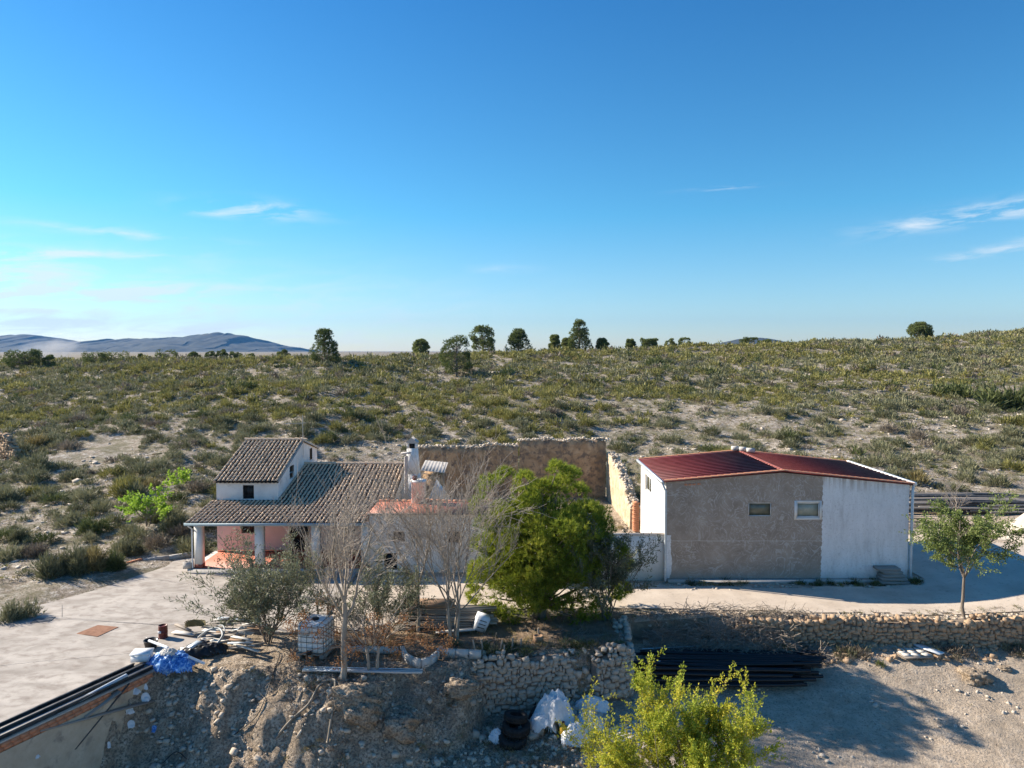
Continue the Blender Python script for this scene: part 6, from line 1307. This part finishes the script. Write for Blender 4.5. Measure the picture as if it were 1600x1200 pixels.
rod('grey_hose', [zc(370, 998, .1), zc(372, 985, .4), zc(378, 980, .5), zc(384, 988, .3), zc(384, 996, .1)], .04, 'greyhose', 'short hoop of grey hose by the oleander foot', 'hose', ground=False)
cR = zc(296, 1060, -.6); rod('wire_ring', [cR + Vector((math.cos(a_) * .55, math.sin(a_) * .4, math.sin(a_) * .25)) for a_ in np.linspace(0, 6.1, 10)], .016, 'greyhose', 'loose wire ring below the blue sheet', 'wire', ground=False)
boards = [(275, 975, 297, 985, .07, 'wood', 'grey board end pointing left on the yard'), (271, 987, 305, 991, .10, 'palewood', 'pale flat board behind the drum'), (310, 975, 400, 978, .14, 'wood', 'long grey board at the back of the heap'), (318, 984, 395, 990, .22, 'palewood', 'pale board in the middle of the heap'), (340, 966, 402, 968, .10, 'galv', 'metal sheet strip at the back of the heap'), (330, 1000, 395, 1004, .16, 'palewood', 'pale board near the oleander foot'), (346, 1000, 405, 1018, .2, 'palewood', 'pale batten sloping down right of the heap'), (322, 994, 372, 986, .34, 'wood', 'crossed grey board on top of the heap'), (296, 1012, 312, 1002, .45, 'galv', 'dark metal angle above the black sheet'), (352, 1012, 408, 1010, .12, 'wood', 'grey batten at the bottom right of the heap')]
for (u0, v0, u1, v1, z_, mt, lab) in boards: stick('scrap_board', u0, v0, z_, u1, v1, z_ + .03, 0, mt, lab, 'board', (.26 if 'sheet' in lab or 'flat' in lab or 'pale board' in lab else .14, .035))
mb = MB(); lr = np.random.default_rng(8); c0 = zc(305, 984, .2)
for k in range(90): a_ = lr.uniform(0, 6.28, 4); P = [np.array(c0) + np.array((math.cos(q) * .42, math.sin(q) * .25, .05 + .3 * lr.uniform())) for q in np.cumsum(lr.uniform(.3, .8, 5))]; mb.tube(P, .01, 3, cap=False)
tag(mb.build('straw_bundle', M['s_gold'], None, shift=c0), 'tangled straw coloured rope bundle on the junk heap', 'rope bundle')
mb = MB(); c0 = W(385, 946, .03); X, Yg = np.meshgrid(np.linspace(-1, 1, 24), np.linspace(-1, 1, 18)); Z = np.clip(1 - X ** 2 - Yg ** 2, 0, 1) ** .7 * .42 * np.clip(1 + fbm(X * 2.2, Yg * 2.2, 5, 4) * 4.5, -.2, 3); V = np.stack([X * 1.2 + c0.x, Yg * .8 + c0.y + .2, Z], -1).reshape(-1, 3); i = np.arange(17)[:, None] * 24; j = np.arange(23)[None]; mb.add(V, np.stack([i + j, i + j + 1, i + 25 + j, i + 24 + j], -1).reshape(-1, 4)); struct('soil_heap', mb, pm('dark_soil', [(.3, (.05, .038, .028)), (.7, (.12, .09, .065))], 4, .95, .6, 18), True)
lr = np.random.default_rng(44)
for k in range(22):
    u0, v0 = lr.uniform(300, 392), lr.uniform(962, 1014); a_ = lr.uniform(-.35, .3); L_ = lr.uniform(18, 52); mt = ['wood', 'palewood', 'galv', 'steel', 'wood', 'brownwood'][k % 6]
    z_ = lr.uniform(.08, .42); stick('scrap_board', u0, v0, z_, u0 + L_ * math.cos(a_), v0 + L_ * math.sin(a_) * .6, z_ + lr.uniform(-.05, .12), 0, mt, {'wood': 'grey', 'palewood': 'pale', 'galv': 'metallic', 'steel': 'dark', 'brownwood': 'brown'}[mt] + ' loose scrap piece among the boards of the junk heap', 'board', (lr.uniform(.05, .2), lr.uniform(.02, .05)))['group'] = 'loose scraps on the junk heap'
# litter below the wall
for k, (u_, v_, s_, mt, lab) in enumerate([(212, 1082, .26, 'bag', 'small white plastic bag below the yard wall, uppermost'), (227, 1099, .26, 'bag', 'crumpled white plastic on the dark rubble'), (203, 1112, .24, 'bag', 'small white plastic scrap below the bags'), (205, 1140, .18, 'bag', 'long white plastic scrap on the rubble'), (228, 1082, .12, 'bag', 'tiny white scrap beside the yard wall'), (241, 1140, .15, 'blue', 'small blue plastic scrap on the rubble'), (170, 1166, .12, 'bag', 'small pale scrap at bottom left'), (55, 1192, .25, 'bag', 'pale scrap at the lower left corner')]):
    s_ *= .6; p = hit(u_, v_ + 3, 15); cloth('plastic_scrap', p, s_, s_ * .8, s_ * 1.2, mt, lab, 'litter', 20 + k, 2.5)

# ------------------------------------------------------------ tyres, sacks, can, pallets
lr = np.random.default_rng(2); p = hit(806, 1166, 15); zt = p.z
def tyre(mb, R1, wd):
    pr = [(R1 * .55, -wd / 2 * .7), (R1 * .6, -wd / 2), (R1 * .85, -wd / 2 * 1.05), (R1 * .97, -wd / 2 * .8), (R1, -wd / 2 * .5), (R1, wd / 2 * .5), (R1 * .97, wd / 2 * .8), (R1 * .85, wd / 2 * 1.05), (R1 * .6, wd / 2), (R1 * .55, wd / 2 * .7), (R1 * .6, 0), (R1 * .55, -wd / 2 * .7)]
    mb.lathe((0, 0, 0), pr, 32)
    for k in range(36):
        a_ = k / 36 * 6.2832
        for s_ in (-1, 1): mb.box((math.cos(a_ + s_ * .04) * R1, math.sin(a_ + s_ * .04) * R1, s_ * wd * .2), (.03, .035, wd * .42), a_)
mb = MB(); tyre(mb, .50, .30); ty = one('tyre', mb, M['rubber'], 'bottom tyre of the black stack beside the sacks', 'tyre', (0, 0, 0), 'tyres stacked beside the white sacks'); ty.location = (p.x - .12, p.y + .1, zt + .17); ty.rotation_euler = (.22, .1, 0)
dup(ty, (p.x + .02, p.y + .3, zt + .5), (.08, -.08, 1), .98, 'middle tyre of the black stack beside the sacks'); dup(ty, (p.x - .0, p.y + .42, zt + .82), (.14, .06, 2), .82, 'top tyre of the black stack beside the sacks')
cloth('white_sack', hit(868, 1138, 15), .8, .6, 1.35, 'bag', 'largest white sack of the dumped rubbish', 'sack', 31, 1.6)
cloth('white_sack', hit(850, 1142, 15), .5, .4, .7, 'bag', 'white sack at the left of the largest sack', 'sack', 33, 1.8)
cloth('white_sack', hit(900, 1160, 15), .5, .4, .7, 'bag', 'dirty white sack beside the yellow can', 'sack', 34, 2)
cloth('white_sack', hit(920, 1140, 15), .5, .4, .65, 'bag', 'pale sack behind the lime sapling', 'sack', 35, 2)
cloth('white_sack', hit(925, 1112, 15), .6, .35, .55, 'bag', 'pale folded sheet right behind the largest sack', 'sack', 36, 1.3)
cloth('black_sack', hit(842, 1130, 15), .4, .35, .65, 'black', 'black rubbish bag left of the largest white sack', 'rubbish bag', 37, 2)
cloth('white_sack', hit(775, 1160, 15), .25, .25, .35, 'bag', 'small pale bag left of the tyre stack', 'sack', 38, 2)
c0 = hit(880, 1154, 15); c0.z += .15; yc = thing('yellow_can', 'small yellow can lying among the white sacks', 'can', c0); mb = MB(); mb.lathe(c0, [(0, 0), (.13, 0), (.15, .05), (.15, .28), (.06, .36), (.05, .42), (0, .42)], 18); mb.build('can_body', M['yellowp'], yc, True); mb = MB(); mb.lathe(c0 + Vector((0, 0, .42)), [(0, 0), (.055, 0), (.055, .05), (0, .05)], 12); mb.build('cap', M['redtin'], yc)
def pallet(c0, lab, rz, name='pallet', n=6, L_=1.2, Wd=1.0, tilt=0):
    t = thing(name, lab, 'pallet', c0); ca, sa = math.cos(rz), math.sin(rz)
    for k in range(n):
        mb = MB(); o_ = (-.5 + (k + .5) / n) * Wd; mb.box((c0.x - sa * o_ , c0.y + ca * o_, c0.z + .16), (L_, Wd / n * .7, .025), rz); mb.build('board', M['palewood'], t)
    for o_ in (-.45, 0, .45): mb = MB(); mb.box((c0.x + ca * o_ * L_, c0.y + sa * o_ * L_, c0.z + .09), (.1, Wd, .1), rz); mb.build('bearer', M['wood'], t)
    return t
h_ = hit(975, 1152, 15); pallet(h_, 'grey wooden pallet half hidden under the yellow green tree', .5, n=5, L_=1.5)
h_ = hit(1425, 1024, 15)
bd = thing('broken_panel', 'broken white tiled panel lying before the retaining wall', 'panel', h_); mb = MB(); mb.box((h_.x, h_.y, h_.z + .07), (1.25, .95, .06), .08); mb.build('base', M['wood'], bd)
for k in range(9): mb = MB(); cx_, cy_ = (k % 3 - 1) * .38, (k // 3 - 1) * .28; mb.box((h_.x + cx_ + lr.normal(0, .03), h_.y + cy_, h_.z + .12 + .01 * (k % 3)), (.34, .23, .03), .08 + lr.normal(0, .25)); mb.build('slab', M['palewood'], bd)
h2 = hit(1448, 1018, 15); mb = MB(); mb.box((h2.x + .05, h2.y - .05, h2.z + .12), (.35, 1.1, .05), .5); one('white_board', mb, M['foam'], 'narrow white board leaning on the broken panel', 'board', h2)

# ------------------------------------------------------------ dust and haze
vm = bpy.data.materials.new('dust'); vm.use_nodes = True; nt = vm.node_tree; nt.nodes.clear(); o = nt.nodes.new('ShaderNodeOutputMaterial'); pv_ = nt.nodes.new('ShaderNodeVolumePrincipled'); nt.links.new(pv_.outputs[0], o.inputs['Volume'])
pv_.inputs['Color'].default_value = (.95, .95, .97, 1); tcn = nt.nodes.new('ShaderNodeTexCoord'); nz = nt.nodes.new('ShaderNodeTexNoise'); nz.inputs['Scale'].default_value = 2.2; nz.inputs['Detail'].default_value = 3; nt.links.new(tcn.outputs['Object'], nz.inputs['Vector'])
ln_ = nt.nodes.new('ShaderNodeVectorMath'); ln_.operation = 'LENGTH'; nt.links.new(tcn.outputs['Object'], ln_.inputs[0])
q = mth('MULTIPLY', mth('MAXIMUM', mth('SUBTRACT', 1, ln_.outputs['Value'], nn=nt.nodes, ll=nt.links), 0, nn=nt.nodes, ll=nt.links), mth('MAXIMUM', mth('SUBTRACT', nz.outputs['Fac'], .38, nn=nt.nodes, ll=nt.links), 0, nn=nt.nodes, ll=nt.links), nn=nt.nodes, ll=nt.links)
nt.links.new(mth('MULTIPLY', q, .22, nn=nt.nodes, ll=nt.links), pv_.inputs['Density'])
mb = MB(); pr = [(math.cos(a_), math.sin(a_)) for a_ in np.linspace(-1.57, 1.57, 12)]; mb.lathe((0, 0, 0), pr, 24); dc = tag(mb.build('dust_cloud', vm, None), 'pale dust plume rising on the plain before the mountains', 'dust cloud', kind='stuff')
c0 = Y(75, 552, 900); dc.location = (c0.x, 900, 9); dc.scale = (48, 40, 22); dc.rotation_euler = (0, -.25, 0)
hm = bpy.data.materials.new('haze'); hm.use_nodes = True; nt = hm.node_tree; nt.nodes.clear(); o = nt.nodes.new('ShaderNodeOutputMaterial'); pv_ = nt.nodes.new('ShaderNodeVolumePrincipled'); nt.links.new(pv_.outputs[0], o.inputs['Volume'])
pv_.inputs['Color'].default_value = (.12, .36, .80, 1); pv_.inputs['Density'].default_value = 4.6e-5; pv_.inputs['Anisotropy'].default_value = .2
mb = MB(); mb.bx(-9400, 9400, -9400, 9400, -60, 420); tag(mb.build('haze', hm, None), 'thin blue air haze over the plain', 'haze', kind='stuff')
